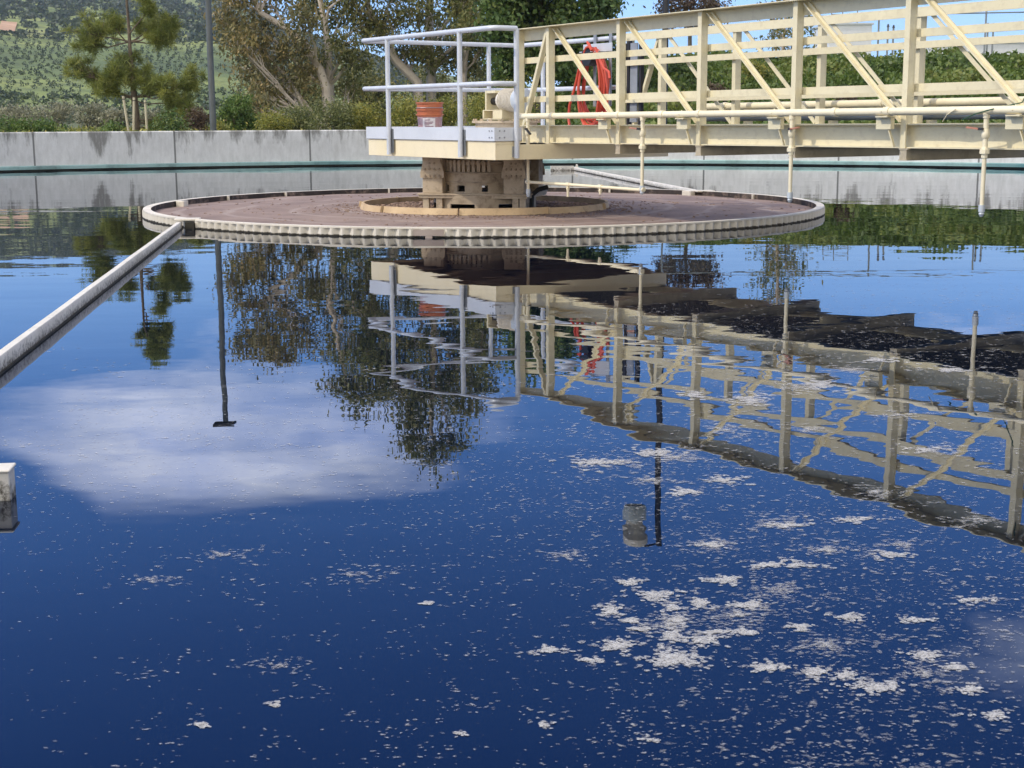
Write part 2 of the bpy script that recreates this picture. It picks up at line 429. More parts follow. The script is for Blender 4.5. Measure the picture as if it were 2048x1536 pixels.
vv = np.stack([np.sin(A2)*D2, np.cos(A2)*D2, Z2], -1).reshape(-1,3); nA = len(azs)
ii = (np.arange(len(ds)-1)[:,None]*nA+np.arange(nA-1)[None,:]).ravel()
ff = np.stack([ii, ii+1, ii+nA+1, ii+nA], 1)
def hill_mat():
    m, nt, bs = new_mat('hillside_scrub')
    g = nt.nodes.new('ShaderNodeNewGeometry'); P_ = g.outputs['Position']
    a = noise(nt, .012, 6, .6, P_)
    col = ramp(nt, a, [(.34, (.085,.125,.042)), (.47, (.15,.20,.055)), (.58, (.26,.30,.085)), (.75, (.34,.33,.13))])
    b = noise(nt, .11, 6, .75, P_)
    col = mix(nt, ramp(nt, b, [(.36,(.7,)*3),(.52,(0,0,0))]), col, (.045,.065,.03))
    nt.links.new(col, bs.inputs['Base Color']); bs.inputs['Roughness'].default_value = .95
    bump(nt, bs, noise(nt, .25, 5, .7, P_), .8, 2.0)
    return m
o = link('hillside', np_mesh('hillside', vv, ff), hill_mat(), None, True); tag(o, kind='structure')

def ico():
    import bmesh
    bm = bmesh.new(); bmesh.ops.create_icosphere(bm, subdivisions=2, radius=1)
    v = np.array([x.co[:] for x in bm.verts]); f = np.array([[q.index for q in p.verts] for p in bm.faces]); bm.free(); return v, f
IV, IF = ico()
def blobs(cen, rad, tint):
    n = len(cen); k = len(IV)
    ph = rng.uniform(0,6.28,(n,1,3))
    vv = IV[None]*(1+.22*np.sin(IV[None]@rng.normal(size=(3,1))*3.1+ph[:,:,:1])+.17*np.sin(IV[None,:,:1]*5+ph[:,:,1:2])+.15*np.sin(IV[None,:,2:]*6+ph[:,:,2:3]))
    vv = vv*rad[:,None,:]+cen[:,None,:]
    ff = IF[None]+np.arange(n)[:,None,None]*k
    return vv.reshape(-1,3), ff.reshape(-1,3), np.repeat(tint,k)
def tufts(cen, rad, tint, k):
    n = len(cen); q = rng.normal(size=(n,k,3)); q /= np.linalg.norm(q,axis=2)[:,:,None]; q *= rng.uniform(.35,1,(n,k,1))
    p = (cen[:,None,:]+q*rad[:,None,:]).reshape(-1,3)
    return leaves_s(p, np.repeat(rad[:,0],k)*.62, np.repeat(tint,k))
def leaves_s(p, size, tint):
    n = len(p); d = rng.normal(size=(n,3)); d /= np.linalg.norm(d,axis=1)[:,None]
    w = np.cross(d, rng.normal(size=(n,3))); w /= np.linalg.norm(w,axis=1)[:,None]
    L = (size*rng.uniform(.6,1.3,n))[:,None]; W_ = L*.75
    v = np.stack([p-d*L*.5, p+w*W_*.5, p+d*L*.5, p-w*W_*.5],1).reshape(-1,3)
    return v, np.arange(4*n).reshape(n,4), np.repeat(np.clip(tint+rng.normal(0,.1,n),0,1),4)
# orchard rows on the lower slope, scrub above
cs = []; rs = []; ts = []
def hill_xyz(az, d):
    a = math.radians(az); return (math.sin(a)*d, math.cos(a)*d, float(hill_pt(np.array(az), np.array(d))))
def bare(a, d): return 520 < d < 600 and (-20.3 < a < -18.6)
for i in range(56):                                    # rows run slantwise up the slope
    for j in range(70):
        x = -21.5+i*.23+j*.045; d = 300+j*13-i*1.6
        if x > -8 or d > 540 or d < 285: continue
        gap = math.sin(x*1.9+1.0)*math.sin(d*.013+x*.6)
        if gap > .28 and random.random() < .7 or random.random() < .08: continue
        if bare(x, d): continue
        x += random.gauss(0,.045); d += random.gauss(0,2.6)
        r = random.uniform(.5,.85)*(1+.3*(d-300)/250)
        p = hill_xyz(x, d); cs.append((p[0],p[1],p[2]+r*.55)); rs.append((r,r,r*.95)); ts.append(random.uniform(.2,.75))
v_, f_, t_ = tufts(np.array(cs), np.array(rs), np.array(ts), 26)
o = link('orchard_trees', np_mesh('orchard_trees', v_, f_, {'tint': t_}), LHILL)
tag(o, 'rows of small dark green orchard trees on the far hillside', 'orchard', kind='stuff')
cs = []; rs = []; ts = []
for k in range(5200):
    az = random.uniform(-24,-3); t = random.random()**.8; d = 505+t*655
    if bare(az, d) or (math.sin(az*1.7)*math.sin(d*.012+az) > .55 and random.random() < .7): continue
    r = random.uniform(1.0,2.5); p = hill_xyz(az, d); cs.append((p[0],p[1],p[2]+r*.3)); rs.append((r*1.25,r*1.25,r*.8)); ts.append(random.uniform(0,.55))
for k in range(1300):
    az = random.uniform(-24,4); d = random.uniform(205,300); r = random.uniform(.4,.95)
    p = hill_xyz(az, max(d,232)); cs.append((math.sin(math.radians(az))*d, math.cos(math.radians(az))*d, p[2]+r*.4)); rs.append((r*1.3,r*1.3,r)); ts.append(random.uniform(.1,1))
v_, f_, t_ = tufts(np.array(cs), np.array(rs), np.array(ts), 26)
o = link('hillside_scrub', np_mesh('hillside_scrub', v_, f_, {'tint': t_}), LHILL)
tag(o, 'dark chaparral scrub covering the upper hillside', 'scrub', kind='stuff')
# bare earth terrace cut into the hill
def dirt_mat():
    return paint('bare_orange_earth', (.42,.25,.14), (.56,.36,.22), .95, 0, .05, (.22,.15,.09), .6, .12)
def terrace(az0, az1, d0, d1, name):
    mb = MB(); N = 8; vs = []; fs = []
    for j in range(N+1):
        for i in range(N+1):
            x, y, z = hill_xyz(az0+(az1-az0)*i/N+.12*j/N, d0+(d1-d0)*j/N); vs.append((x,y,z+.6))
    for j in range(N):
        for i in range(N): a = j*(N+1)+i; fs.append((a,a+1,a+N+2,a+N+1))
    mb.add(vs, fs); o = mb.build(name, dirt_mat(), None, True); tag(o, kind='structure')
terrace(-19.25,-18.7, 532, 592, 'terrain')
terrace(-20.3,-19.4, 526, 578, 'terrain')

# ------------------------------------------------------------------ tank wall
def uv_ring(prof, n, r_for_uv, name, mat, parent=None):
    mb = MB(); mb.lathe(prof, n); me_o = mb.build(name, mat, parent)
    me = me_o.data; uvl = me.uv_layers.new(name='arc'); k = n
    for p in me.polygons:
        li = list(p.loop_indices); idx = [me.loops[l].vertex_index%k for l in li]
        wrap = max(idx)-min(idx) > k/2
        for l, i in zip(li, idx):
            if wrap and i == 0: i = k
            uvl.data[l].uv = (i/k*2*math.pi*r_for_uv, me.vertices[me.loops[l].vertex_index].co.z)
    return me_o
tw = empty('tank_wall', (C.x, C.y, 0)); tag(tw, 'long curved grey concrete wall enclosing the water, streaked with algae below its rim', 'wall')
uv_ring([(RT,-.4),(RT,.795),(RT+.022,.817),(RT+.278,.817),(RT+.30,.795),(RT+.30,-.4)], 192, RT, 'wall', WALLM, tw)
uv_ring([(RT-.002,.032),(RT-.055,.034),(RT-.06,.095),(RT-.03,.112),(RT-.002,.114)], 192, RT, 'waterline_ledge', TEAL, tw)
uv_ring([(RT-.004,-.2),(RT-.004,.031)], 192, RT, 'ledge_shadow_strip', LEDGE_SHADOW, tw)  # dark strip that paints in the shadow beneath the ledge

# ------------------------------------------------------------------ scum ring round the centre
ring = empty('scum_ring', (C.x, C.y, 0)); tag(ring, 'large cream corrugated ring standing in the middle of the tank', 'ring')
NB = 222; npt = NB*8; vs = []; fs = []
prof = [(0,-.10),(0,.074)]
for zi, z in ((0,-.12),(1,.076)):
    for i in range(npt):
        t = 2*math.pi*i/npt; r = RR+.019*math.cos(NB*t); vs.append((r*math.cos(t), r*math.sin(t), z))
fs = [(i,(i+1)%npt,npt+(i+1)%npt,npt+i) for i in range(npt)]
MB().add(vs, fs).build('corrugated_sheet', RINGM, ring, True)
mb = MB(); mb.lathe([(RR-.075,.0767),(RR+.010,.0767),(RR+.010,.0917),(RR-.075,.0917),(RR-.075,.0767)], 256); mb.build('rim', RINGM, ring)
mb = MB(); mb.lathe([(RR-.077,-.12),(RR-.077,.0905)], 256); mb.build('inner_lining', paint('dark_sludge_lining', (.018,.014,.012), (.045,.032,.026), .8, 0, 4, (.30,.22,.17), .8, 7), ring)
for px, py in ((431,391),(775,377),(1034,377),(1216,377),(560,384),(1500,389)):
    q = on(px, py, .09)-C; a = math.atan2(q.y, q.x); d = Vector((math.cos(a), math.sin(a), 0)); t = Vector((-d.y, d.x, 0))
    MB().bar(d*(RR-.092)+Vector((0,0,.03)), d*(RR-.092)+Vector((0,0,.0895)), .03, .02, t).build('strap', BEIGE, ring)
for px, py in ((352,402),(1391,381)):                         # bracket boxes where the skimmer arms meet the ring
    q = on(px, py, .09)-C; a = math.atan2(q.y, q.x); d = Vector((math.cos(a), math.sin(a), 0)); t = Vector((-d.y, d.x, 0))
    MB().bar(d*(RR-.14)+Vector((0,0,.055))-t*.075, d*(RR-.14)+Vector((0,0,.055))+t*.075, .10, .075).build('bracket', BEIGE, ring, bevel=.006)
q = on(866, 465, .03)-C; a = math.atan2(q.y, q.x); d = Vector((math.cos(a), math.sin(a), 0)); t = Vector((-d.y, d.x, 0))
mb = MB(); mb.bar(d*(RR+.024)-t*.14+Vector((0,0,.046)), d*(RR+.024)+t*.14+Vector((0,0,.046)), .012, .055)
mb.bar(d*(RR+.024)-t*.03+Vector((0,0,.0)), d*(RR+.024)+t*.035+Vector((0,0,.0)), .012, .034)
mb.build('splice_plate', paint('splice_plate_grey', (.33,.26,.22), (.42,.34,.29), .6), ring)

# scum crust filling the ring
n = 128; rings = [0,.5,1,1.3,1.6,2,2.4,2.8,3.2,3.5,RR-.08]; vs = []; fs = []
for r in rings:
    for i in range(n):
        t = 2*math.pi*i/n; x, y = r*math.cos(t), r*math.sin(t)
        vs.append((x, y, .030+.006*math.sin(x*3.1+y*1.7)*math.sin(y*4+x)+.010*(1-r/RR)))
for j in range(len(rings)-1):
    for i in range(n): i2 = (i+1)%n; fs.append((j*n+i,j*n+i2,(j+1)*n+i2,(j+1)*n+i))
o = MB().add(vs, fs).build('scum_crust', SCUM, None, True); o.location = (C.x, C.y, 0)
tag(o, 'dry reddish brown scum crust filling the corrugated ring', 'scum', kind='stuff')
# crumbs and clods
cs = []; rs = []
for k in range(4200):
    a = random.uniform(0,2*math.pi)
    u_ = random.random()
    r = random.uniform(.62,1.40) if u_ < .74 else abs(random.gauss(1.55,.22))+.02
    if r > 3.6: continue
    s = random.uniform(.003,.011)*(1.5 if random.random() < .08 else 1)*(1.25 if r < 1.4 else .8)
    cs.append((C.x+r*math.cos(a), C.y+r*math.sin(a), .040+s*.3)); rs.append((s*1.7,s*1.4,s*.7))
for k in range(500):
    a = random.uniform(0,2*math.pi); r = random.uniform(1.5,3.75); s = random.uniform(.004,.010)
    cs.append((C.x+r*math.cos(a), C.y+r*math.sin(a), .034)); rs.append((s*2,s*2,s*.7))
v_, f_, t_ = blobs(np.array(cs), np.array(rs), np.array([.5]*len(cs)))
o = link('scum_crumbs', np_mesh('scum_crumbs', v_, f_, {'tint': t_}), CRUMB)
tag(o, 'brown crumbs and clods of dried scum around the column foot', 'scum', kind='stuff')

# inner yellow baffle made of planks
ib = empty('inner_baffle', (C.x, C.y, 0)); tag(ib, 'weathered yellow plank ring lying round the foot of the column', 'ring')
RI = 1.45; nseg = 9
for k in range(nseg):
    a0 = 2*math.pi*k/nseg+.35; a1 = 2*math.pi*(k+1)/nseg+.35-.012
    mb = MB(); dz = random.uniform(-.004,.008); z0, z1 = .036, .106+dz
    mb.lathe([(RI-.022,z0),(RI+.012,z0),(RI-.004,z1),(RI-.036,z1),(RI-.022,z0)], 12, (0,0,0), a0, a1)
    o = mb.build('plank', WOODR, ib)
    o.rotation_euler = (random.uniform(-.004,.004), random.uniform(-.004,.004), 0)
    am = a1
    d = Vector((math.cos(am), math.sin(am), 0)); MB().bar(d*(RI+.016)+Vector((0,0,.045)), d*(RI+.002)+Vector((0,0,.112)), .05, .008, (-d.y,d.x,0)).build('cleat', WOODR, ib)

# ------------------------------------------------------------------ centre column with its drive cage
ROT = Matrix.Translation(C) @ Matrix.Rotation(-.243, 4, 'Z')
cc = empty('centre_column', mat=ROT); tag(cc, 'tan dusty steel column with bolted corner blocks carrying the drive platform', 'column')
def slot_drum(r, z0, z1, slots, sz0, sz1, name, mat):
    """cylinder with rectangular openings, angles in degrees"""
    mb = MB(); nn = 96
    def solid(i):
        a = (i+.5)*360/nn
        return not any(abs((a-c+180)%360-180) < w for c, w in slots)
    for i in range(nn):
        a0, a1 = 2*math.pi*i/nn, 2*math.pi*(i+1)/nn
        zs = [(z0,z1)] if solid(i) else [(z0,sz0),(sz1,z1)]
        for za, zb in zs:
            if zb-za < 1e-4: continue
            p = []
            for rr, z in ((r,za),(r,zb),(r-.02,zb),(r-.02,za)):
                p += [(rr*math.cos(a0),rr*math.sin(a0),z),(rr*math.cos(a1),rr*math.sin(a1),z)]
            mb.add(p, [(0,1,3,2),(2,3,5,4),(4,5,7,6),(6,7,1,0)])
    return mb.build(name, mat, cc)
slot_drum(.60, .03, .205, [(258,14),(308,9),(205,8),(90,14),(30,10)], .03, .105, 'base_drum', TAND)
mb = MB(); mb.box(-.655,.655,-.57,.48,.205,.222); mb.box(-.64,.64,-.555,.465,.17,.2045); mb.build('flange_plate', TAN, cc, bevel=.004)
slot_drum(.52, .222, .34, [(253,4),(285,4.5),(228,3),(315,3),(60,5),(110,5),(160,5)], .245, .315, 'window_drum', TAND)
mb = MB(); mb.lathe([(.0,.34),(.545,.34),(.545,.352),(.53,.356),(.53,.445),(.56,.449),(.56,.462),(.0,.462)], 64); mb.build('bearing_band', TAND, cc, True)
mb = MB(); mb.lathe([(0,.462),(.50,.462),(.50,.545),(.54,.55),(.54,.585),(.47,.59),(.47,.66),(0,.66)], 64); mb.build('gear_drum', TAN, cc, True)
mb = MB()
for i in range(11):
    a = math.radians(228+i*6.2); d = Vector((math.cos(a), math.sin(a), 0))
    mb.bar(d*.53+Vector((0,0,.47)), d*.53+Vector((0,0,.60)), .035, .05, d)
mb.build('gear_teeth', TAN, cc)
for sx in (-1,1):
    for sy in (-1,1):
        mb = MB(); x0, x1 = (.36,.60) if sx > 0 else (-.60,-.36)
        y0, y1 = (.22,.44) if sy > 0 else (-.53,-.25)
        mb.box(x0,x1,y0,y1,.2225,.645)
        cb = mb.build('corner_block', TAN, cc, bevel=.008)
        mb = MB(); yy = y1+.004 if sy > 0 else y0-.004
        xs0, xs1 = x0+.0, x1-.0
        cx_ = (x0+x1)/2
        poly = [(x0-.02,.40),(x1+.02,.40),(x1+.02,.46),(cx_+.09,.64),(cx_-.09,.64),(x0-.02,.46)]
        y2 = yy+(.012 if sy > 0 else -.012)
        n_ = len(poly); mb.add([(p[0],yy,p[1]) for p in poly]+[(p[0],y2,p[1]) for p in poly],
              [tuple(range(n_)), tuple(range(2*n_-1,n_-1,-1))]+[(i,(i+1)%n_,n_+(i+1)%n_,n_+i) for i in range(n_)])
        bp = mb.build('bolt_plate', TAN, cb)
        bolts([(cx_+bx,y2,bz) for bx in (-.085,-.028,.028,.085) for bz in (.425,.50)+((.565,) if abs(bx) < .05 else ())], (0,.014 if sy > 0 else -.014,0), .014, TAND, cb)
for x in (-.56,-.40,.50,.585):
    MB().box(x-.035,x+.035,-.54,-.49,.03,.169).build('foot', TAN, cc)
mb = MB(); mb.tube([(.63,-.30,.03),(.64,-.30,.20),(.70,-.26,.26),(.80,-.2,.29)], .028, 7); mb.build('cable_conduit', BLACK, cc)

# ------------------------------------------------------------------ drive platform (local x along the bridge, y away)
PM = Matrix(((U.x,V.x,0,B0.x),(U.y,V.y,0,B0.y),(0,0,1,0),(0,0,0,1)))
pf = empty('drive_platform', mat=PM); tag(pf, 'cream edged drive platform with white pipe railing on top of the column', 'platform')
X0, X1, Y0, Y1 = -2.70, .12, -.79, 1.50
mb = MB(); mb.box(X0,X1,Y0,Y0+.012,.642,.832); mb.box(X1-.012,X1,Y0+.013,Y1,.642,.798)
mb.box(X0,X0+.012,Y0+.013,Y1,.642,.832); mb.box(X0+.013,X1-.013,Y1-.012,Y1,.642,.798)
mb.box(X1-.012,X1,Y0+.013,-.48,.7985,.832)
mb.build('fascia', FASCIA, pf, bevel=.003)
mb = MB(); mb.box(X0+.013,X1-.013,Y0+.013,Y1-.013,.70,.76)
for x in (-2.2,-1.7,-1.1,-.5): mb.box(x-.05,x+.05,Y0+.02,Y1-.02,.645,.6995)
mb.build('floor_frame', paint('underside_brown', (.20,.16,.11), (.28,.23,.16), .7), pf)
mb = MB(); mb.box(X0-.01,-.60,Y0-.01,Y1,.834,.850); mb.box(-.599,X1+.01,Y0-.01,-.48,.834,.850); mb.build('deck_plate', ALUP, pf)
mb = MB()
mb.box(X0-.016,X1+.016,Y0-.02,Y0-.011,.838,.975); mb.box(X1+.011,X1+.019,Y0-.0105,-.48,.838,.974); mb.box(X0-.019,X0-.0105,Y0-.0105,Y1,.838,.974)
mb.box(X0-.01,-.60,Y1+.001,Y1+.009,.838,.974)
mb.build('toe_plate', ALUP, pf)
bolts([(x,Y0-.02,z) for x in (.04,.09) for z in (.94,.872)], (0,-.006,0), .009, GREYM, pf)
bolts([(X1+.019,y,z) for y in (-.75,-.69) for z in (.94,.872)], (.006,0,0), .009, GREYM, pf)
rr = .027
def arc_pts(a, b, c, r=.09, n=4):
    a, b, c = Vector(a), Vector(b), Vector(c); p = b+(a-b).normalized()*r; q = b+(c-b).normalized()*r
    return [p.lerp(b,t).lerp(b.lerp(q,t),t) for t in [i/n for i in range(n+1)]]
YN, YF, XL = Y0-.045, 1.40, X0-.045
for z, nm in ((1.968,'top_rail'),(1.415,'middle_rail')):
    XF = X1+.045
    path = [(XF,-.555,z)]+arc_pts((XF,-.555,z),(XF,YN,z),(XL,YN,z))+arc_pts((XF,YN,z),(XL,YN,z),(XL,YF,z))+arc_pts((XL,YN,z),(XL,YF,z),(-.62,YF,z))+[(-.62,YF,z)]
    MB().tube(path, rr, 10).build(nm, ALU, pf, True)
for x, y, zb in ((-2.10,YN,.66),(-.50,YN,.66),(X1+.045,-.555,.66),(XL,.94,.85),(-2.22,YF,.85),(-.66,YF,.85)):
    mb = MB(); mb.tube([(x,y,zb),(x,y,1.968)], rr*1.02, 10)
    ps = mb.build('rail_post', ALU, pf, True)
    if y == YN: MB().box(x-.035,x+.07,YN+.024,Y0-.021,.68,.95).build('mounting_plate', GREYM, ps)
    elif x > 0: MB().box(X1+.0005,X1+.018,y-.03,y+.03,.67,.78).build('mounting_plate', GREYM, ps)

# drive gear motor on the platform
gm = empty('gear_motor', mat=PM@Matrix.Translation((-1.45,.36,.851))); tag(gm, 'cream gear motor unit bolted to the platform beside the bridge end', 'motor')
mb = MB(); mb.lathe([(0,0),(.36,0),(.36,.16),(.40,.165),(.40,.19),(0,.19)], 40); mb.build('gear_case', TAN, gm, True)
bolts([(.375*math.cos(2*math.pi*i/18),.375*math.sin(2*math.pi*i/18),.19) for i in range(18)], (0,0,.022), .014, TAN, gm)
mb = MB(); mb.box(-.20,.22,-.20,.02,.20,.215); mb.box(-.20,-.17,-.20,.02,.216,.30); mb.box(.02,.22,-.20,.02,.216,.30); mb.box(-.20,.22,-.20,.02,.301,.312); mb.build('pedestal', CREAM, gm, bevel=.004)
mb = MB(); mb.tube([(.06,-.09,.42),(.12,-.09,.42),(.42,-.09,.42)], [.10,.125,.125], 20)
for i in range(9):
    x = .15+i*.03; mb.lathe([(0,-.005),(.135,-.005),(.135,.005),(0,.005)], 18)
    k = 18*4
    for j in range(len(mb.v)-k, len(mb.v)):
        vx = mb.v[j]; mb.v[j] = (x+vx[2], -.09+vx[0], .42+vx[1])
mb.build('motor', BEIGE, gm, True)
MB().tube([(.42,-.09,.42),(.50,-.09,.42),(.53,-.09,.42)], [.13,.13,.09], 20).build('fan_cover', LGREY, gm, True)
mb = MB(); mb.box(-.16,-.13,-.19,.01,.313,.53); mb.box(-.13,.06,-.19,.01,.50,.53); mb.build('coupling_guard', CREAM, gm, bevel=.004)
MB().tube([(-.13,-.09,.41),(.06,-.09,.41)], .045, 12).build('coupling', BLACK, gm, True)

# bucket
bk = empty('bucket', at(860,252,17.0)); bk.location.z = .851; tag(bk, 'old orange and mauve plastic bucket with a white label on the platform', 'bucket')
MB().lathe([(0,.004),(.128,.004),(.132,.0),(.147,.235)], 36).build('body', PAILW, bk, True)
MB().lathe([(.1475,.235),(.152,.37),(.150,.40),(.142,.40),(.138,.12)], 36).build('upper_body', ORANGE, bk, True)
mb = MB()
for z in (.26,.315,.395): mb.lathe([(.148+z*.003,z-.009),(.163+z*.003,z-.007),(.163+z*.003,z+.007),(.148+z*.003,z+.009)], 36)
mb.build('rim_band', ORANGE, bk, True)
MB().lathe([(.1425,.10),(.1485,.222)], 10, (0,0,0), math.radians(238), math.radians(298)).build('label', LABELM, bk, True)
mb = MB()
for z, a0, a1 in ((.200,250,274),(.176,247,289),(.160,247,284),(.144,247,270),(.126,250,289)):
    r = .1425+(z-.10)*.0492+.0012; mb.lathe([(r,z-.005),(r+.0003,z+.005)], 10, (0,0,0), math.radians(a0), math.radians(a1))
mb.build('label_print', paint('label_ink', (.22,.12,.15), (.30,.18,.20), .6), bk)
mb = MB(); mb.tube([(.158*math.cos(t), .158*math.sin(t)-.0, .34-.13*math.sin(max(0,min(1,(t+2.9)/2.6))*math.pi)) for t in [math.radians(190+i*10) for i in range(17)]], .004, 6); mb.build('handle', GREYM, bk, True)

# ------------------------------------------------------------------ walkway bridge
sl = .0041
BM = Matrix(((U.x,V.x,0,B0.x),(U.y,V.y,0,B0.y),(sl,0,1,0),(0,0,0,1)))
br = empty('walkway_bridge', mat=Matrix.Translation(B0)@Matrix.Rotation(math.atan2(U.y,U.x),4,'Z')@Matrix.Rotation(-sl,4,'Y'))
tag(br, 'cream painted steel truss walkway bridge reaching from the platform across the water', 'bridge')
BW, PL, NP = 1.43, 1.22, 12
ZT, ZB, ZC = 2.0125, .807, .994
XE0, XE1 = -.47*PL, NP*PL+.3
for side in (0, 1):
    y0 = 0 if side == 0 else BW; s = -1 if side == 0 else 1        # s: outward direction
    def Y(a, b): return (min(y0+s*a,y0+s*b), max(y0+s*a,y0+s*b))
    mb = MB(); ya, yb = Y(-.012,0); mb.box(XE0,XE1,ya,yb,ZT-(.124 if side == 0 else .085),ZT-.0085); ya, yb = Y(-.012,.125); mb.box(XE0-.004,XE1,ya,yb,ZT-.008,ZT); mb.build('top_chord', CREAM, br)
    mb = MB(); ya, yb = Y(-.012,0); mb.box(XE0,XE1,ya,yb,ZB+.0105,ZC-.0105); ya, yb = Y(-.012,.062); mb.box(XE0,XE1,ya,yb,ZB,ZB+.010); mb.box(XE0,XE1,ya,yb,ZC-.010,ZC); mb.build('bottom_chord', CREAM, br)
    for z in (1.682,1.269):
        mb = MB(); ya, yb = Y(-.038,-.0135); mb.box(XE0+.01,XE1,ya,yb,z-.031,z+.031); mb.build('rail_bar', CREAM, br)
    xs = [XE0+.03]+[i*PL+.035 for i in range(NP+1)]
    for i, x in enumerate(xs):
        mb = MB(); ya, yb = Y(.066,.078); zt = ZT-.009
        mb.box(x-.026,x+.026,ya,yb,ZB,zt)                             # outer flange
        ya, yb = Y(.0125,.0655); mb.box(x-.024,x+.024,ya,yb,ZC+.0005,ZT-.0095)
        ya, yb = Y(.0005,.012); mb.box(x-.026,x+.026,ya,yb,ZC+.0005,ZT-.0095)
        mb.build('truss_post', CREAM, br)
    zd0, zd1 = ZC+.01, ZT-.03
    yd = y0+s*.040
    MB().bar((XE0+.12,yd,zd0-.01),(-.0,yd,zd1), .035, .055, (0,1,0)).build('diagonal_brace', CREAM, br)
    for i in range(NP):
        mb = MB(); mb.bar((i*PL+.11,yd,zd1),((i+1)*PL-.02,yd,zd0), .010, .042, (0,1,0)); mb.bar((i*PL+.125,yd-s*.023,zd1),((i+1)*PL-.01,yd-s*.023,zd0), .036, .010, (0,1,0))
        mb.build('diagonal_brace', CREAM, br)
for i in range(-1, NP+1):
    x = XE0+.07 if i < 0 else i*PL+.05
    mb = MB(); mb.box(x-.045,x+.045,-.085,BW+.085,ZB-.012,ZB-.001); mb.box(x-.045,x+.045,-.085,BW+.085,ZB-.095,ZB-.087); mb.box(x-.040,x+.030,-.079,BW+.079,ZB-.0865,ZB-.0125)
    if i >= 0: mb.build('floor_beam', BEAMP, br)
mb = MB()
yy = .02
while yy < BW-.02:
    mb.box(XE0+.02,XE1,yy,yy+.006,.895,.930); yy += .034
xx = XE0+.05
while xx < XE1:
    mb.box(xx,xx+.008,.014,BW-.014,.9305,.936); xx += .12
mb.build('deck_grating', GRATE, br)

# ------------------------------------------------------------------ spray water pipe along the bridge
sp = empty('spray_pipe', mat=br.matrix_world.copy()); sp.matrix_world = Matrix.Translation(B0)@Matrix.Rotation(math.atan2(U.y,U.x),4,'Z')@Matrix.Rotation(-sl,4,'Y')
tag(sp, 'cream spray water pipe bracketed along the near side of the bridge', 'pipe')
PY, PZ, PR = -.19, 1.088, .031
mb = MB(); mb.tube([(-.33,PY,PZ),(13.5,PY,PZ)], PR, 14)
for x in (-.315,.30,1.42,2.1,2.62,4.3,4.86,7.0,9.5): mb.tube([(x-.022,PY,PZ),(x+.022,PY,PZ)], PR*1.22, 14)
mb.tube([(-.345,PY,PZ),(-.33,PY,PZ)], PR*1.25, 14)
mb.build('main_pipe', PIPEP, sp, True)
for i in range(1, 12):
    x = i*PL-.035; mb = MB()
    mb.box(x-.13,x+.02,-.165,-.122,PZ-.135,PZ-.045); mb.box(x-.09,x+.03,PY-.03,-.1225,PZ-.044,PZ-.034)
    mb.bar((x-.02,-.14,PZ-.13),(x+.03,-.127,PZ-.27), .03, .008)
    mb.build('bracket', CREAM, sp)
    MB().tube([(x-.03,PY,PZ-.03),(x-.03,PY-.035,PZ),(x-.03,PY,PZ+.036),(x-.03,PY+.035,PZ),(x-.03,PY,PZ-.03)], .004, 5).build('pipe_clamp', PIPEP, sp)
for k, (x, ze, zc, hd) in enumerate(((-.17,.30,.72,(1,-.35)),(1.80,.335,.78,(-1,-.15)),(3.81,.345,.78,(1,.1)),(5.79,.325,.79,(-1,0)),(7.8,.34,.79,(1,0)),(9.8,.34,.79,(-1,0)))):
    if k == 0: ze = .235
    mb = MB(); mb.tube([(x,PY,PZ-.02),(x,PY,zc)], .0195, 10); mb.tube([(x,PY,zc),(x,PY,ze+.07)], .0165, 10)
    mb.tube([(x,PY,PZ-.055),(x,PY,PZ-.02)], .026, 10)
    mb.tube([(x,PY,.955),(x,PY,.93),(x,PY,.90),(x,PY,.885)], [.022,.030,.030,.022], 10)
    mb.tube([(x,PY,zc+.035),(x,PY,zc+.022),(x,PY,zc+.02),(x,PY,zc-.012)], [.023,.025,.036,.036], 8); mb.tube([(x,PY,zc-.012),(x,PY,zc-.04)], .024, 8)
    dp = mb.build('drop_pipe', PIPEP, sp, True)
    mb = MB(); mb.tube([(x,PY,ze+.085),(x,PY,ze+.035)], .024, 10); mb.tube([(x,PY,ze+.035),(x,PY,ze+.02),(x,PY,ze)], [.016,.022,.011], 10); mb.build('nozzle', LGREY, dp, True)
    hx, hy = hd; q = Vector((hx*.13, -.05+hy*.02, .012 if k else -.055))
    MB().bar((x,PY-.032,.955),(x+hx*.035,PY-.04,.956), .024, .018).build('valve_stem', BLACK, dp)
    MB().bar(Vector((x+hx*.03,PY-.04,.956)), Vector((x,PY,.956))+q, .024, .012).build('valve_handle', BLACK if k == 0 else RUST, dp)
mb = MB(); zl = .395; mb.tube([(-.17,PY,zl),(.8,PY,zl-.006),(1.80,PY,zl-.018)], .016, 10)
for x in (-.17,.57,1.13,1.80): mb.tube([(x-.03,PY,zl-.006*(x+.2)),(x+.03,PY,zl-.006*(x+.2))], .022, 10)
lp = mb.build('lower_pipe', PIPEP, sp, True)
for x in (.57,1.13):
    mb = MB(); z = zl-.006*(x+.2); mb.tube([(x,PY,z),(x,PY,z-.035)], .016, 8); mb.tube([(x,PY,z-.035),(x,PY,z-.06),(x,PY,z-.125 if x < 1 else z-.075)], [.022,.014,.012], 8); mb.build('spray_tip', PIPEP, lp, True)

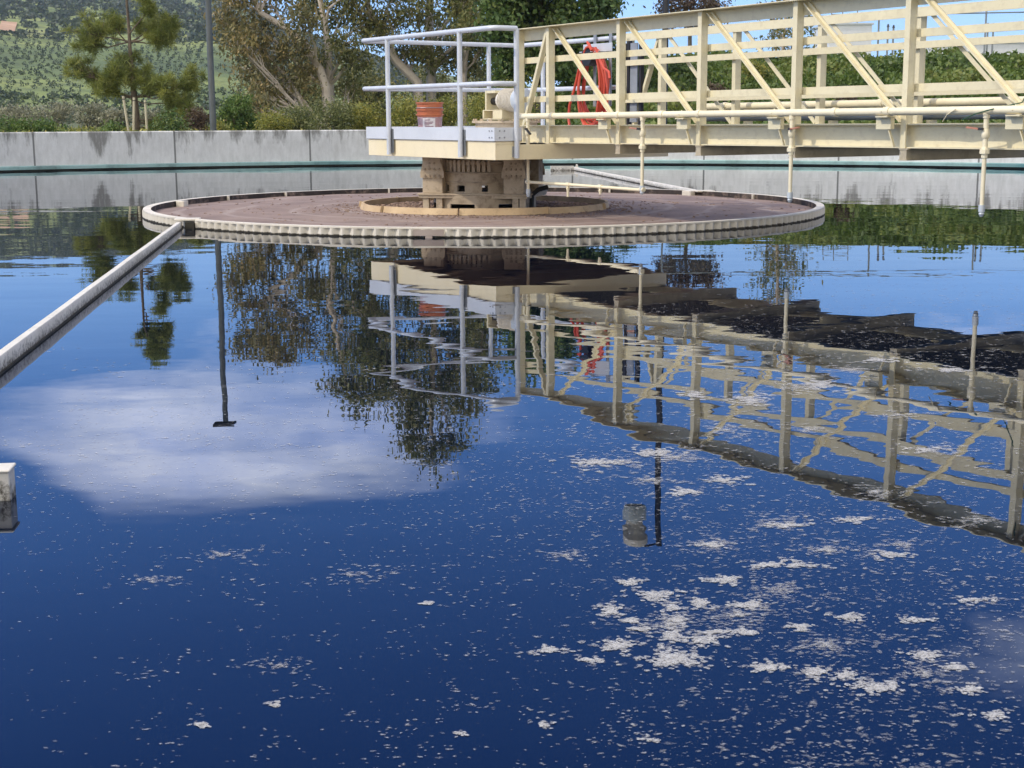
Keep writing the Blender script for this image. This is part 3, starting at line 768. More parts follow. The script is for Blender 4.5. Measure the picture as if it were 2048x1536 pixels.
# conduits on the far side of the bridge
for nm, lab, y, z, r, mt in (('conduit_pipe','cream conduit pipe running along the far side of the bridge',1.64,1.18,.036,PIPEP),
                             ('conduit_pipe','grey conduit pipe with a dark underside below the cream one',1.66,1.055,.030,GALV)):
    root = empty(nm, mat=sp.matrix_world.copy()); tag(root, lab, 'pipe')
    mb = MB(); mb.tube([(.55,y,z),(13.5,y,z)], r, 12)
    for x in (.9,3.1,5.4,7.6,9.9): mb.tube([(x-.03,y,z),(x+.03,y,z)], r*1.2, 12)
    mb.build('pipe', mt, root, True)
    for i in range(1,11): MB().box(i*PL+.06,i*PL+.10,1.556,y-r*.2,z-r-.03,z-r-.001).build('bracket', CREAM, root)

# hose hanging on a rack on the far rail
hm = PM@Matrix.Translation((-.98,1.33,0))
hr = empty('hose_rack', mat=hm); tag(hr, 'grey metal hose rack clipped over the far platform rail', 'rack')
mb = MB(); mb.box(-.30,.26,.0,.012,1.82,1.915); mb.box(-.20,.16,-.13,.0,1.815,1.825); mb.build('back_plate', LGREY, hr, bevel=.004)
for x in (-.10,.20): MB().box(x-.025,x+.025,.022,.032,1.20,2.03).build('hanger_strap', GREYM, hr)
for x in (-.10,.20): MB().box(x-.025,x+.025,.021,.12,2.031,2.04).build('hook', GREYM, hr)
MB().lathe([(0,-.06),(.10,-.06),(.10,.06),(0,.06)], 24).build('saddle', BLACK, hr, True)
hr.children[-1].rotation_euler = (math.pi/2,0,0); hr.children[-1].location = (-.06,-.07,1.76)
hs = empty('hose', mat=hm@Matrix.Translation((0,-.07,0))); tag(hs, 'bright red rubber hose coiled in long loops on the grey rack', 'hose')
mb = MB()
for k in range(8):
    w_ = .20+.022*(k%5)+random.uniform(-.012,.012); top = 1.875-.006*k; bot = .96+.035*(k%4)+random.uniform(-.02,.03); cx_ = -.02+random.uniform(-.02,.02); yo = -.055+.016*k
    pts = []
    for i in range(37):
        t = 2*math.pi*i/36+math.pi/2; zc = (top+bot)/2; h_ = (top-bot)/2
        sx = math.copysign(abs(math.cos(t))**.75, math.cos(t))
        pts.append((cx_+w_*sx*(1-.25*max(0,math.sin(t))), yo+.012*math.sin(3*t+k), zc+h_*math.sin(t)))
    mb.tube(pts, .0135, 8, False)
mb.tube([(-.20,-.05,1.66),(-.32,-.04,1.40),(-.40,-.05,1.22),(-.41,-.06,1.08),(-.36,-.08,.97),(-.30,-.10,.87)], .0155, 8)
mb.tube([(.12,-.06,1.86),(.24,-.08,1.72),(.34,-.1,1.62),(.46,-.12,1.58),(.52,-.15,1.5)], .0155, 8)
mb.build('coil', HOSE, hs, True)
MB().tube([(-.02,-.075,1.93),(.02,-.08,1.90),(.08,-.08,1.83)], [.012,.02,.017], 8).build('coupling', HOSE, hs, True)

# lamp post and control stand at the far corner of the bridge
lp_ = empty('lamp_post', mat=PM@Matrix.Translation((-.09,1.60,0))); tag(lp_, 'slim dark lamp post with a jar shaped luminaire beside the far truss', 'lamp post')
MB().tube([(0,0,.80),(0,0,3.92)], .036, 12).build('pole', BLACK, lp_, True)
MB().box(-.06,.06,-.06,.06,.80,.815).build('base_plate', BLACK, lp_)
lx, ly = -.17, -.22
MB().tube([(0,0,3.86),(lx*.5,ly*.5,3.93),(lx,ly,3.93)], .02, 8).build('arm', BLACK, lp_, True)
lum = MB().lathe([(0,3.93),(.10,3.93),(.14,3.88),(.145,3.78),(.10,3.74),(.09,3.70)], 24, (lx,ly,0)).build('luminaire', BEIGE, lp_, True)
MB().lathe([(.09,3.70),(.142,3.67),(.145,3.50),(.12,3.43),(0,3.41)], 24, (lx,ly,0)).build('glass_jar', GLASSY, lum, True)
cs_ = empty('control_stand', mat=PM@Matrix.Translation((-.40,1.44,0))); tag(cs_, 'two dark upright struts with a grey control board between them on the platform', 'stand')
for x in (-.13,.09): MB().box(x-.022,x+.022,-.022,.022,.851,1.955).build('strut', BLACK, cs_)
MB().box(-.10,.03,-.012,.0,1.02,1.90).build('board', GREYM, cs_)
MB().box(-.30,-.154,-.03,.03,1.70,1.90).build('switch_box', BLACK, cs_, bevel=.005)
mb = MB(); mb.tube([(-.24,-.02,1.20),(-.24,-.05,1.20)], .07, 16); mb.build('valve_wheel', paint('purple_enamel', (.20,.05,.10), (.28,.08,.14), .5), cs_)
# thin green cable on the right part of the bridge
cb = empty('cable', mat=sp.matrix_world.copy()); tag(cb, 'thin dark green cable dangling through the right end of the bridge', 'cable')
p0 = (6.12,-.02,1.9)
MB().tube([(6.17,-.06,1.98),(6.14,-.05,1.7),(6.10,-.05,1.35),(6.02,-.10,1.14),(5.85,-.235,1.09),(5.72,-.24,1.06),(5.60,-.22,1.02)], .005, 5).build('cord', GREEN, cb, True)
mb = MB(); mb.tube([(5.55,-.235,1.10),(5.45,-.21,1.06),(5.36,-.15,1.01)], .004, 5); mb.build('cord_end', PIPEP, cb, True)

# ------------------------------------------------------------------ skimmer arms (180 degrees apart)
DA = Vector((.131,-.9914,0)).normalized(); NAx = Vector((.9914,.131,0)).normalized()
def skimmer(label):
    S = Vector((-3.30,14.22,0)); L = 10.42
    m = Matrix(((DA.x,NAx.x,0,S.x),(DA.y,NAx.y,0,S.y),(0,0,1,0),(0,0,0,1)))
    root = empty('skimmer_arm', mat=m); tag(root, label, 'skimmer arm', 'skimmer arms either side of the ring')
    mb = MB()
    prof = [(-.020,-.06),(.020,-.06),(.024,-.055),(.024,.062),(.018,.070),(-.018,.070),(-.024,.062),(-.024,-.055)]
    N = 24; vs = []; fs = []; k = len(prof)
    for i in range(N+1):
        x = L*i/N; vs += [(x, a+.0012*math.sin(i*1.3), z) for a, z in prof]
    for i in range(N):
        for j in range(k): fs.append((i*k+j, (i+1)*k+j, (i+1)*k+(j+1)%k, i*k+(j+1)%k))
    fs += [tuple(range(k)), tuple(range(N*k+k-1, N*k-1, -1))]
    mb.add(vs, fs); mb.build('beam', ARMM, root, True)
    MB().box(.0,L,.0245,.032,-.05,.010).build('wear_strip', ALGAE_P, root)
    mb = MB(); mb.box(-.16,.05,-.05,.20,.0775,.098); mb.build('ring_hinge', BEIGE, root, bevel=.006)
    MB().box(.0,.09,.06,.15,-.05,.066).build('hinge_block', ALGAE_P, root)
    # wiper cross piece at the outer end
    mb = MB(); x0, x1 = L-.06, L+.02
    mb.box(x0,x1,.025,.505,-.045,.083); mb.box(x0-.006,x1+.008,.025,.51,.0835,.092)
    cp = mb.build('wiper_box', ARMM, root, bevel=.005)
    for y in (.13,.455):
        for z in (.052,.004):
            MB().tube([(x1,y,z),(x1+.004,y,z)], .014, 12).build('bolt_hole', BLACK, cp)
            mb = MB(); mb.tube([(x1+.0045,y+.014*math.cos(t),z+.014*math.sin(t)) for t in [i*math.pi/6 for i in range(13)]], .004, 5, False); mb.build('washer', LGREY, cp, True)
    mb = MB(); mb.tube([(L-.30,-.01,.07),(L-.30,.0,.12),(L-.22,0,.12),(L-.22,.01,.07)], .015, 8); mb.build('clamp', BEIGE, root, True)
    return root
ALGAE_P = paint('algae_dark', (.02,.019,.014), (.06,.052,.035), .8, 0, 14)
a1_ = skimmer('stained cream skimmer arm running from the ring towards the lower left edge')
a2_ = copy_tree(a1_); a2_['label'] = 'stained cream skimmer arm running from behind the ring to the far wall'
Rm = Matrix.Translation(C)@Matrix.Rotation(math.pi,4,'Z')@Matrix.Translation(-C)
a2_.matrix_world = Rm@a1_.matrix_world

# ------------------------------------------------------------------ foam on the water
def foam():
    V_ = []; Fc = []; A_ = []; n = 0
    def blob(x, y, r, alpha, el=1.5, rim=.4):
        nonlocal n
        k = random.choice((7,8,9,10)); a0 = random.uniform(0,6.28); z = .0006+random.random()*.0012
        ex = random.uniform(1,el); rot = random.gauss(0,.5)
        cr, sr = math.cos(rot), math.sin(rot)
        V_.append((x,y,z+.0004)); A_.append(alpha)
        for i in range(k):
            t = a0+2*math.pi*i/k; q = r*random.uniform(.55,1.2); dx, dy = q*ex*math.cos(t), q*math.sin(t)
            V_.append((x+dx*cr-dy*sr, y+dx*sr+dy*cr, z)); A_.append(alpha*rim)
        for i in range(k): Fc.append((n, n+1+i, n+1+(i+1)%k))
        n += k+1
    # density field: weak everywhere, strong to the right
    nz = [(random.uniform(.5,1.6), random.uniform(0,6.28), random.uniform(0,6.28), random.uniform(0,6.28)) for _ in range(7)]
    def field(x, y): return sum(math.sin(f*(x*math.cos(a)+y*math.sin(a)*.8)*2.2+p) for f, a, p, _ in nz)/7*2.2
    cnt = 0
    while cnt < FOAM_N:
        Y = 2.15+(13.5-2.15)*random.random()**1.9; X = random.uniform(-.52,.56)*Y
        right = smooth(X/Y, -.12, .25)
        d = (.34+.66*right)*(1-smooth(Y, 6.2, 8.5+2.5*right))*max(.10+.26*right,.24+.85*field(X,Y))*(.5+.5*smooth(Y,2.3,3.0))
        if X/Y < -.1: d *= (1-smooth(Y, 4.6, 6.2))
        if random.random() > d: continue
        s = .0011+.0030*random.random()**4*(1+right)+.0007*max(0,Y-2.4)
        blob(X, Y, s, random.uniform(.18,.6), 2.4); cnt += 1
    # streaky strings of bubbles
    for k in range(420):
        Y = 2.2+random.random()**1.6*4.5; X = random.uniform(-.38,.38)*Y
        if X/Y < -.12 and random.random() < .55: continue
        a = random.gauss(.1,.5); m = random.randint(4,13)
        for i in range(m):
            X += math.cos(a)*.014*(Y/3); Y += math.sin(a)*.014*(Y/3); a += random.gauss(0,.35)
            blob(X+random.gauss(0,.016)*(Y/3), Y+random.gauss(0,.022)*(Y/3), random.uniform(.0018,.0052)*(Y/3), random.uniform(.25,.65), 2.2)
    # rafts: (px, py, half width px, half height px, blobs)
    for px, py, wx, wy, m in ((1345,1318,75,24,300),(1405,1280,50,13,120),(1235,1290,48,15,150),(1100,1300,45,9,90),(1310,1192,58,15,140),(1255,1165,40,9,70),
        (1220,1222,30,16,90),(1260,1240,26,6,50),(1280,1258,30,8,50),(1345,1270,26,14,80),(1355,1240,28,10,70),(1345,1215,22,12,60),(1400,1205,34,14,90),(1450,1160,60,12,110),
        (1500,1210,46,12,110),(1535,1335,42,12,120),(1630,1345,32,14,120),(1600,1255,24,10,70),(1690,1350,36,12,80),(1750,1375,70,18,170),(1700,1235,55,10,70),(1850,1310,50,12,90),
        (1905,1335,40,10,70),(1940,1380,40,12,70),(1990,1430,40,14,60),(1490,1265,40,9,60),(1430,1265,40,9,60),(1830,1240,40,8,50),(1590,1130,60,10,60),(1780,1110,50,8,50),
        (1190,925,75,12,110),(1310,905,60,13,110),(1370,985,60,10,60),(1450,960,60,10,60),(1420,1090,40,8,50),(1540,1130,50,8,60),(1580,1050,50,8,50),(1700,1040,70,9,60),
        (1640,770,60,16,120),(1500,800,60,16,100),(1760,720,60,8,60),(1390,790,50,14,70),(1900,740,80,10,60),(1850,900,60,7,50),(1950,1200,60,8,40),
        (855,1207,24,4,20),(920,1467,22,6,25),(550,1410,18,6,18),(400,1450,20,7,22),(1090,1450,20,8,26),(1300,1480,25,8,20),(1180,1320,40,7,40)):
        for i in range(m):
            r = abs(random.gauss(0,.5)); t = random.uniform(0,6.28)
            lobe = 1+.35*math.sin(3*t+px)+.25*math.sin(5*t+py)
            q = on(px+wx*r*lobe*math.cos(t), py+wy*r*lobe*math.sin(t), 0)
            blob(q.x, q.y, random.uniform(.0035,.0085)*(q.y/2.9)**1.1, random.uniform(.55,.92) if r < .75 else random.uniform(.4,.8), 1.5, .75)
    # thin film and lace drifting up to the reflection of the bridge
    for px, py, wx, wy, m in ((1500,800,90,22,200),(1600,775,90,20,200),(1700,740,90,14,160),(1450,860,80,22,150),(1350,915,100,20,220),(1230,925,90,18,160),(1620,860,80,18,120),
        (1800,830,90,16,120),(1900,900,90,20,120),(1750,985,90,20,120),(1550,1050,90,20,160),(1660,1100,90,20,160),(1420,1090,80,16,120),(1300,960,80,14,120),(1800,1090,80,16,100),(1950,1040,80,18,100),
        (1480,1230,110,34,260),(1650,1290,110,30,220),(1340,1250,110,40,260),(1850,1350,120,40,200),(1560,1180,90,20,140),(1130,1110,70,16,70),(700,1150,100,20,60),(450,1110,110,20,80),(300,1160,110,16,60),(560,1330,90,20,60)):
        for i in range(m):
            r = abs(random.gauss(0,.55)); t = random.uniform(0,6.28)
            q = on(px+wx*r*(1+.4*math.sin(2*t+px))*math.cos(t), py+wy*r*math.sin(t), 0)
            blob(q.x, q.y, random.uniform(.002,.0062)*(q.y/2.9)**1.1, random.uniform(.15,.6), 2.6)
    return np_mesh('foam', np.array(V_), np.array(Fc), {'a': np.array(A_)})
FOAM_N = 27000
def foam_mat():
    m, nt, bs = new_mat('foam')
    g = nt.nodes.new('ShaderNodeNewGeometry')
    col = ramp(nt, noise(nt, 60, 4, .6, g.outputs['Position']), [(.35, (.42,.41,.40)), (.65, (.62,.61,.59))])
    nt.links.new(col, bs.inputs['Base Color']); bs.inputs['Roughness'].default_value = .7
    a = nt.nodes.new('ShaderNodeAttribute'); a.attribute_name = 'a'
    holes = ramp(nt, noise(nt, 210, 3, .6, g.outputs['Position']), [(.40, (.25,)*3), (.52, (1,)*3)])
    k = math_(nt, 'MULTIPLY', a.outputs['Fac'], holes)
    tr = nt.nodes.new('ShaderNodeBsdfTransparent'); ms = nt.nodes.new('ShaderNodeMixShader')
    nt.links.new(k, ms.inputs[0]); nt.links.new(tr.outputs[0], ms.inputs[1]); nt.links.new(bs.outputs[0], ms.inputs[2])
    nt.links.new(ms.outputs[0], nt.nodes['Material Output'].inputs[0])
    return m
o = link('foam', foam(), foam_mat()); tag(o, 'pale flecks and lacy rafts of foam floating on the dark water', 'foam', kind='stuff')

# ------------------------------------------------------------------ street lamp pole behind the wall
p = at(427,268,36); gz = ground_z(p.x, p.y)
sl_ = empty('street_lamp', (p.x,p.y,gz-.1)); tag(sl_, 'tall plain grey lamp pole standing behind the tank wall', 'street lamp')
top = .2162*36-H-gz
MB().tube([(0,0,0),(0,0,top)], [.080,.068], 14).build('pole', POLEM, sl_, True)
MB().box(-.16,.16,-.16,.16,.08,.13).build('base_plate', GALV, sl_)
mb = MB(); mb.box(-.30,.26,-.15,.15,top-.04,top+.10); mb.build('lamp_head', BLACK, sl_, bevel=.02)

# ------------------------------------------------------------------ trees
def cl(lst, Y, depth=1.0):
    """clump list in photo pixels (x, y, rx, rz) at distance Y, scattered in depth"""
    out = []
    for px, py, rx, rz in lst:
        y = Y+random.uniform(-1,1)*depth; p = at(px, py, Y); p.y = y; p.x *= y/Y
        k = Y/F; out.append((p, (rx*k, max(rx*k*.9,.5), rz*k)))
    return out
def pt(px, py, Y): return at(px, py, Y)
Y = 46
make_tree('gum_tree', 'large leaning gum tree with rusty olive leaves and pale limbs on the left', 'tree',
    [(pt(655,215,Y).x,Y,.5), pt(652,175,Y), pt(640,140,Y), pt(615,95,Y), pt(570,55,Y), pt(520,25,Y), pt(495,-30,Y)],
    cl([(455,40,30,26),(475,90,30,26),(500,140,32,26),(470,-5,34,28),(520,60,34,28),(545,120,34,30),(520,185,26,26),(560,180,28,26),(600,150,28,26),(540,0,34,30),
        (500,-55,36,30),(560,-50,36,30),(470,-90,28,24),(530,-105,34,24),(585,-95,34,26),(605,40,28,26),(590,90,26,24),(505,215,22,18)], Y, 1.6),
    LEUC, BARKL, .155, 30, 26, .25, .17, 2.6, .7, 'gum trees behind the tank', 7)
make_tree('gum_tree', 'upright gum tree with forked pale trunks and thin crown right of the rusty one', 'tree',
    [(pt(664,215,47).x,47,.5), pt(660,170,47), pt(657,110,47), pt(650,50,47), pt(640,0,47), pt(648,-60,47), pt(660,-120,47)],
    cl([(620,0,28,26),(680,20,30,26),(640,-60,34,28),(690,-50,34,28),(655,-120,36,30),(700,-120,34,30),(730,-70,30,28),(660,-190,34,28),(715,-190,36,30),(690,-235,32,24),(740,-150,32,28),(690,90,28,24),
        (720,120,28,24),(640,130,26,22),(700,170,26,20),(735,40,26,24)], 47, 1.6),
    LEUC2, BARKL, .155, 28, 25, .26, .14, 2.6, .7, 'gum trees behind the tank', 8)
Y = 48
make_tree('gum_tree', 'tallest gum tree with a slanting pale trunk behind the white railing', 'tree',
    [(pt(838,205,Y).x,Y,.5), pt(835,165,Y), pt(790,120,Y), pt(760,65,Y), pt(735,10,Y), pt(735,-60,Y)],
    cl([(725,-20,34,28),(760,-60,36,30),(705,10,28,24),(745,60,26,22),(790,-20,36,30),(720,-110,32,28),(770,-130,36,30),(765,-200,36,30),(740,-235,30,24),(800,-250,34,28),(780,50,28,26),(800,100,26,22),(745,-170,30,24)], Y, 1.6),
    LEUC2, BARKL, .155, 28, 25, .26, .19, 2.6, .7, 'gum trees behind the tank', 10)
make_tree('gum_tree', 'high conical gum tree with several straight trunks above the orange bucket', 'tree',
    [(pt(862,205,Y+1).x,Y+1,.5), pt(862,150,Y+1), pt(858,80,Y+1), pt(860,0,Y+1), pt(855,-90,Y+1), pt(850,-190,Y+1), pt(846,-300,Y+1)],
    cl([(846,-330,26,34),(840,-270,38,34),(870,-240,36,32),(810,-230,34,32),(850,-190,42,34),(900,-200,38,32),(800,-170,38,32),(930,-160,40,32),(860,-120,44,34),(810,-100,40,32),(910,-100,42,34),
        (950,-90,36,30),(915,-260,32,28),(890,-300,28,26),(805,-290,26,26),(950,-210,34,28),(850,-40,40,32),(900,-30,40,32),(830,30,34,28),(880,50,34,28),(930,20,36,30),(940,80,30,28),(900,110,30,26),(950,130,26,24),(850,110,28,24),(980,-40,34,30)], Y+1, 1.9),
    LEUC2, BARKL, .155, 30, 27, .28, .18, 2.5, .6, 'gum trees behind the tank', 9)
make_tree('gum_tree', 'slender gum tree with twin dark stems left of the dense green tree', 'tree',
    [(pt(930,205,47).x,47,.5), pt(928,150,47), pt(935,80,47), pt(945,0,47), pt(950,-60,47)],
    cl([(930,60,28,24),(960,30,28,24),(920,0,30,26),(970,90,24,22),(955,-40,32,28),(985,-80,34,30),(960,-130,30,28)], 47, 1.2),
    LEUC2, BARK, .17, 24, 26, .25, .10, 2.5, .6, 'gum trees behind the tank', 10)
Y = 42
make_tree('dense_tree', 'dense dark green broadleaf tree rising behind the end of the bridge', 'tree',
    [(pt(1085,240,Y).x,Y,1.0), pt(1085,170,Y), pt(1090,100,Y), pt(1085,20,Y), pt(1080,-60,Y)],
    cl([(1005,70,32,30),(1040,110,34,30),(1035,40,36,32),(1080,70,40,36),(1085,0,42,36),(1130,40,40,34),(1150,100,34,30),(1175,60,34,30),(1195,10,30,28),(1120,-30,40,36),(1030,-20,38,34),
        (1065,-70,40,36),(1110,-90,38,32),(1160,-40,36,30),(1060,-130,34,30),(1090,125,38,28),(1020,140,30,24),(1130,140,32,22),(1000,10,28,28),(1195,85,24,24)], Y, 1.3),
    LDARK, BARKD, .15, 44, 40, .22, .17, 1.7, .2, None, 5, .45)
make_tree('brown_tree', 'small brownish half bare tree above the middle of the bridge', 'tree',
    [(pt(1380,120,60).x,60,2.8), pt(1380,60,60), pt(1382,20,60), pt(1385,0,60)],
    cl([(1335,15,26,16),(1365,5,28,16),(1400,0,28,16),(1430,12,24,16),(1380,35,30,16),(1420,35,22,14),(1345,38,24,14)], 60, 1.2),
    LREDB, BARKD, .17, 20, 20, .24, .10, 2.2, .2, None, 14)
make_tree('sparse_tree', 'sparse young tree with a pale stem on the ivy slope behind the bridge', 'tree',
    [(pt(1563,195,48).x,48,ground_z(pt(1563,195,48).x,48)-.1), pt(1564,150,48), pt(1566,90,48), pt(1572,20,48), pt(1575,-60,48), pt(1576,-110,48)],
    cl([(1545,90,22,20),(1590,95,24,20),(1565,60,26,20),(1600,50,24,20),(1545,30,26,22),(1580,0,28,22),(1550,-30,26,22),(1595,-40,26,22),(1570,-80,26,22),(1555,-120,22,18),(1590,-110,22,18)], 48, 1.0),
    LEUC2, BARK, .14, 14, 18, .26, .07, 2.4, .3, None, 10)
make_tree('mid_green_tree', 'soft green willowy tree between the lamp pole and the gum trees', 'tree',
    [(pt(468,262,40).x,40,.5), pt(468,240,40), pt(468,215,40)],
    cl([(465,215,18,18),(480,205,16,16),(455,235,16,14),(485,230,18,16),(470,250,20,14),(500,245,16,14)], 40, .5),
    LSHRUB, BARKD, .09, 36, 26, .12, .05, 2.4, .6, None, 4)
# pine with whorls of long needles
def make_pine():
    Y = 41; base = Vector((pt(272,262,Y).x, Y, .5)); root = empty('pine_tree', base)
    tag(root, 'young pine with open tiers of long needles behind the left wall', 'pine tree')
    mb = MB(); tr = [base]+[pt(px,py,Y) for px, py in ((272,230),(268,190),(263,140),(260,100),(258,60),(254,10),(252,-30),(262,-75),(268,-95))]
    tr = [q-base for q in tr]; mb.tube(tr, [.11,.10,.088,.066,.052,.045,.037,.03,.024,.012], 9)
    tiers = [(185,60,46,36,(258,84)),(215,45,28,24,(258,84)),(175,88,30,22,(258,84)),(305,45,36,36,(260,84)),(335,55,26,26,(260,84)),(320,75,28,22,(260,84)),(300,15,24,24,(258,70)),
        (250,125,34,28,(262,165)),(240,150,30,26,(264,170)),(280,150,32,28,(266,175)),(160,140,30,26,(268,195)),(190,165,32,22,(268,195)),(215,180,28,20,(268,195)),
        (310,170,40,24,(268,195)),(345,180,42,26,(268,195)),(385,165,30,28,(268,195)),(360,205,30,16,(268,200)),(255,-55,26,22,(254,0)),(285,-70,26,24,(262,-60)),(268,-95,20,18,(266,-80)),(300,-45,20,18,(256,-20)),
        (340,235,28,16,(272,245)),(320,250,26,10,(272,250)),(385,225,20,20,(272,240))]
    P = []; Dn = []; T = []
    for px, py, rx, rz, (bx, by) in tiers:
        c = pt(px,py,Y)-base; c.y += random.uniform(-.5,.5); st = pt(bx,by,Y)-base; k = Y/F
        path = wiggle(st, c, 4, .05, -.08); mb.tube(path, [.026,.022,.018,.013,.008], 6, False)
        nt_ = 26
        q = rng.normal(size=(nt_,3)); q /= np.linalg.norm(q,axis=1)[:,None]; q *= rng.uniform(.25,1,(nt_,1))
        cen = np.array(c)+q*np.array([rx*k, rx*k*.8, rz*k])
        for e in cen:
            mb.tube([path[3], path[3].lerp(Vector(e),.5), Vector(e)], [.008,.006,.004], 4, False)
            n_ = 62; d = rng.normal(size=(n_,3)); d += np.array([0,0,.35])+ (e-np.array(c))*1.2; d /= np.linalg.norm(d,axis=1)[:,None]
            P.append(np.repeat(e[None],n_,0)+rng.normal(size=(n_,3))*.035); Dn.append(d); T.append(np.full(n_, rng.uniform(.2,.8)))
    mb.build('trunk', BARKD, root, True)
    P = np.concatenate(P); D_ = np.concatenate(Dn); T = np.clip(np.concatenate(T)+rng.normal(0,.14,len(P)),0,1); n_ = len(P)
    w = np.cross(D_, rng.normal(size=(n_,3))); w /= np.linalg.norm(w,axis=1)[:,None]; L = rng.uniform(.13,.24,(n_,1))
    v = np.stack([P-w*.006, P+w*.006, P+D_*L+w*.004, P+D_*L-w*.004],1).reshape(-1,3)
    link('needles', np_mesh('needles', v, np.arange(4*n_).reshape(n_,4), {'tint': np.repeat(T,4)}), LPINE, root)
make_pine()
for (x0, y0, x1, y1), lab in (((246,192,259,262),'leaning pale support stake left of the pine trunk'),((268,195,266,262),'upright pale support stake right beside the pine trunk'),((290,200,294,255),'thin pale support stake right of the pine trunk')):
    b = pt(x1,y1,40.2); t = pt(x0,y0,40.2); r = empty('tree_stake', (b.x,b.y,.5)); tag(r, lab, 'stake', 'stakes round the pine')
    MB().tube([(0,0,0), t-Vector((b.x,b.y,.5))], .034, 8).build('pole', STAKE, r, True)
    MB().tube([Vector((0,0,0)).lerp(t-Vector((b.x,b.y,.5)),.93)+Vector((.045*math.cos(i*1.0472),.045*math.sin(i*1.0472),0)) for i in range(7)], .01, 5, False).build('tie', BLACK, r)

# shrubs behind the wall
def shrub_px(name, lab, cat, px, py_top, Y, wpx, lmat, n=2600, leaf=.08, nclump=7, group=None, depth=.8, zb=None, aspect=2.2):
    p = at(px, 255, Y); z0 = ground_z(p.x, p.y)-.05 if zb is None else zb
    top = at(px, py_top, Y).z; sx = wpx/2*Y/F
    return make_shrub(name, lab, cat, (p.x,p.y,z0), (sx*1.15, max(depth,sx*.6), (top-z0)*1.02), lmat, n, leaf, nclump, aspect, 0, group)
G1 = 'yellow green shrubs behind the wall'
for px, top, Yd, wpx, lab in ((545,215,37,80,'feathery yellow green shrub at the left end of the row'),(600,205,38,90,'pale olive feathery shrub under the leaning gum tree'),(665,192,37,110,'broad grey green wattle shrub below the pale limbs'),
        (735,195,37.5,100,'yellow green shrub just left of the railing'),(815,186,37,110,'yellow leaved shrub behind the orange bucket'),(890,188,38,110,'golden green shrub between the railing posts'),(965,180,37,100,'golden shrub behind the gear motor'),(1035,150,38,90,'tall olive gold shrub behind the bridge end')):
    shrub_px('wattle_shrub', lab, 'shrub', px, top, Yd, wpx, LWAT2 if px in (600,665) else LACAC, 4600, .075, 9, G1, .9, aspect=3.0)
for px, top, Yd, wpx, lab in ((620,120,56,150,'dark understory thicket behind the leaning gum tree'),(740,110,57,150,'dark understory thicket behind the left railing post'),(860,115,56,150,'dark understory thicket behind the orange bucket'),(975,105,55,130,'dark understory thicket left of the dense green tree')):
    shrub_px('thicket', lab, 'thicket', px, top, Yd, wpx, LEUC2, 4200, .15, 9, 'understory thickets behind the gum trees', 1.2)
G2 = 'low bushes behind the left wall'
for px, top, Yd, wpx, mt, lab in ((30,232,36,110,LSHRUB,'bright green leafy bush at the far left above the wall'),(95,238,36.5,90,LSHRUB,'low green bush between the far left bush and the grey brush'),
        (225,245,37,60,LSHRUB,'small low green bush left of the pine stakes'),(345,222,38,90,LDARK,'dark green bush right of the pine trunk'),(395,210,39,60,LREDB,'brown twiggy bush just left of the lamp pole'),(440,240,37,50,LACAC,'small yellow green bush at the foot of the lamp pole')):
    shrub_px('bush', lab, 'bush', px, top, Yd, wpx, mt, 2200, .075, 6, G2)
G3 = 'grey brush beyond the left wall'
for px, top, Yd, wpx, lab in ((40,205,75,150,'grey olive brush clump at the far left'),(120,198,80,120,'taller grey green brush clump above the low green bushes'),(190,205,70,110,'dry grey brown brush clump left of the pine'),(235,215,62,60,'yellowish brush clump touching the pine stakes'),(310,212,75,90,'grey brush clump seen behind the pine stakes'),(375,205,85,90,'brownish grey brush clump behind the lamp pole')):
    shrub_px('brush_clump', lab, 'brush', px, top, Yd, wpx, LGREYB, 2600, .14, 8, G3, 1.5)
G4 = 'shrubs on the ivy slope'
for px, top, bot, Yd, wpx, mt, lab in ((1430,165,185,40,60,LREDB,'dark reddish shrub low on the ivy slope'),(1690,185,205,38,50,LREDB,'small dark brown shrub in the ivy right of the sparse tree'),(1780,120,165,44,90,LSHRUB,'mounded green shrub with pale leaves high on the slope'),
        (1790,180,200,38,60,LDARK,'dark shrub at the foot of the mounded green one'),(1920,135,165,43,80,LACAC,'olive shrub on the right part of the slope'),(1360,110,180,44,70,LDARK,'dark green shrub behind the second bridge panel'),(1250,100,150,44,60,LDARK,'dark shrub behind the hose rack'),(1500,120,160,43,70,LACAC,'olive shrub left of the sparse tree'),(1640,110,160,45,60,LSHRUB,'green shrub right of the sparse tree')):
    p = at(px,bot,Yd); shrub_px('slope_shrub', lab, 'shrub', px, top, Yd, wpx, mt, 2200, .085, 7, G4)
# ivy ground cover on the slope
n_ = 95000
yy = rng.uniform(31.5,54,n_); tanx = rng.uniform(-.02,.46,n_); xx = tanx*yy
keep = (np.hypot(xx-C.x,yy-C.y) > 17.4)&(np.hypot(xx-C.x,yy-C.y) < 37); xx, yy = xx[keep], yy[keep]
zz = np.array([ground_z(a, b) for a, b in zip(xx, yy)])
hum = .16+.13*np.sin(xx*1.3+yy*.6)*np.sin(yy*1.1-xx*.4)+.10*np.sin(xx*3.1)*np.sin(yy*2.7)
zz += rng.uniform(0,1,len(xx))*np.maximum(hum,.04)*1.6
tn = np.clip(.45+.9*(hum-.16)+.25*np.sin(xx*.7+2)*np.sin(yy*.9),0,1)
v_, f_, t_ = leaves(np.stack([xx,yy,zz],1), .15, 1.5, -.2, tn)
o = link('ivy', np_mesh('ivy', v_, f_, {'tint': t_}), LIVY); tag(o, 'green ivy ground cover over the slope behind the bridge', 'ivy', kind='stuff')
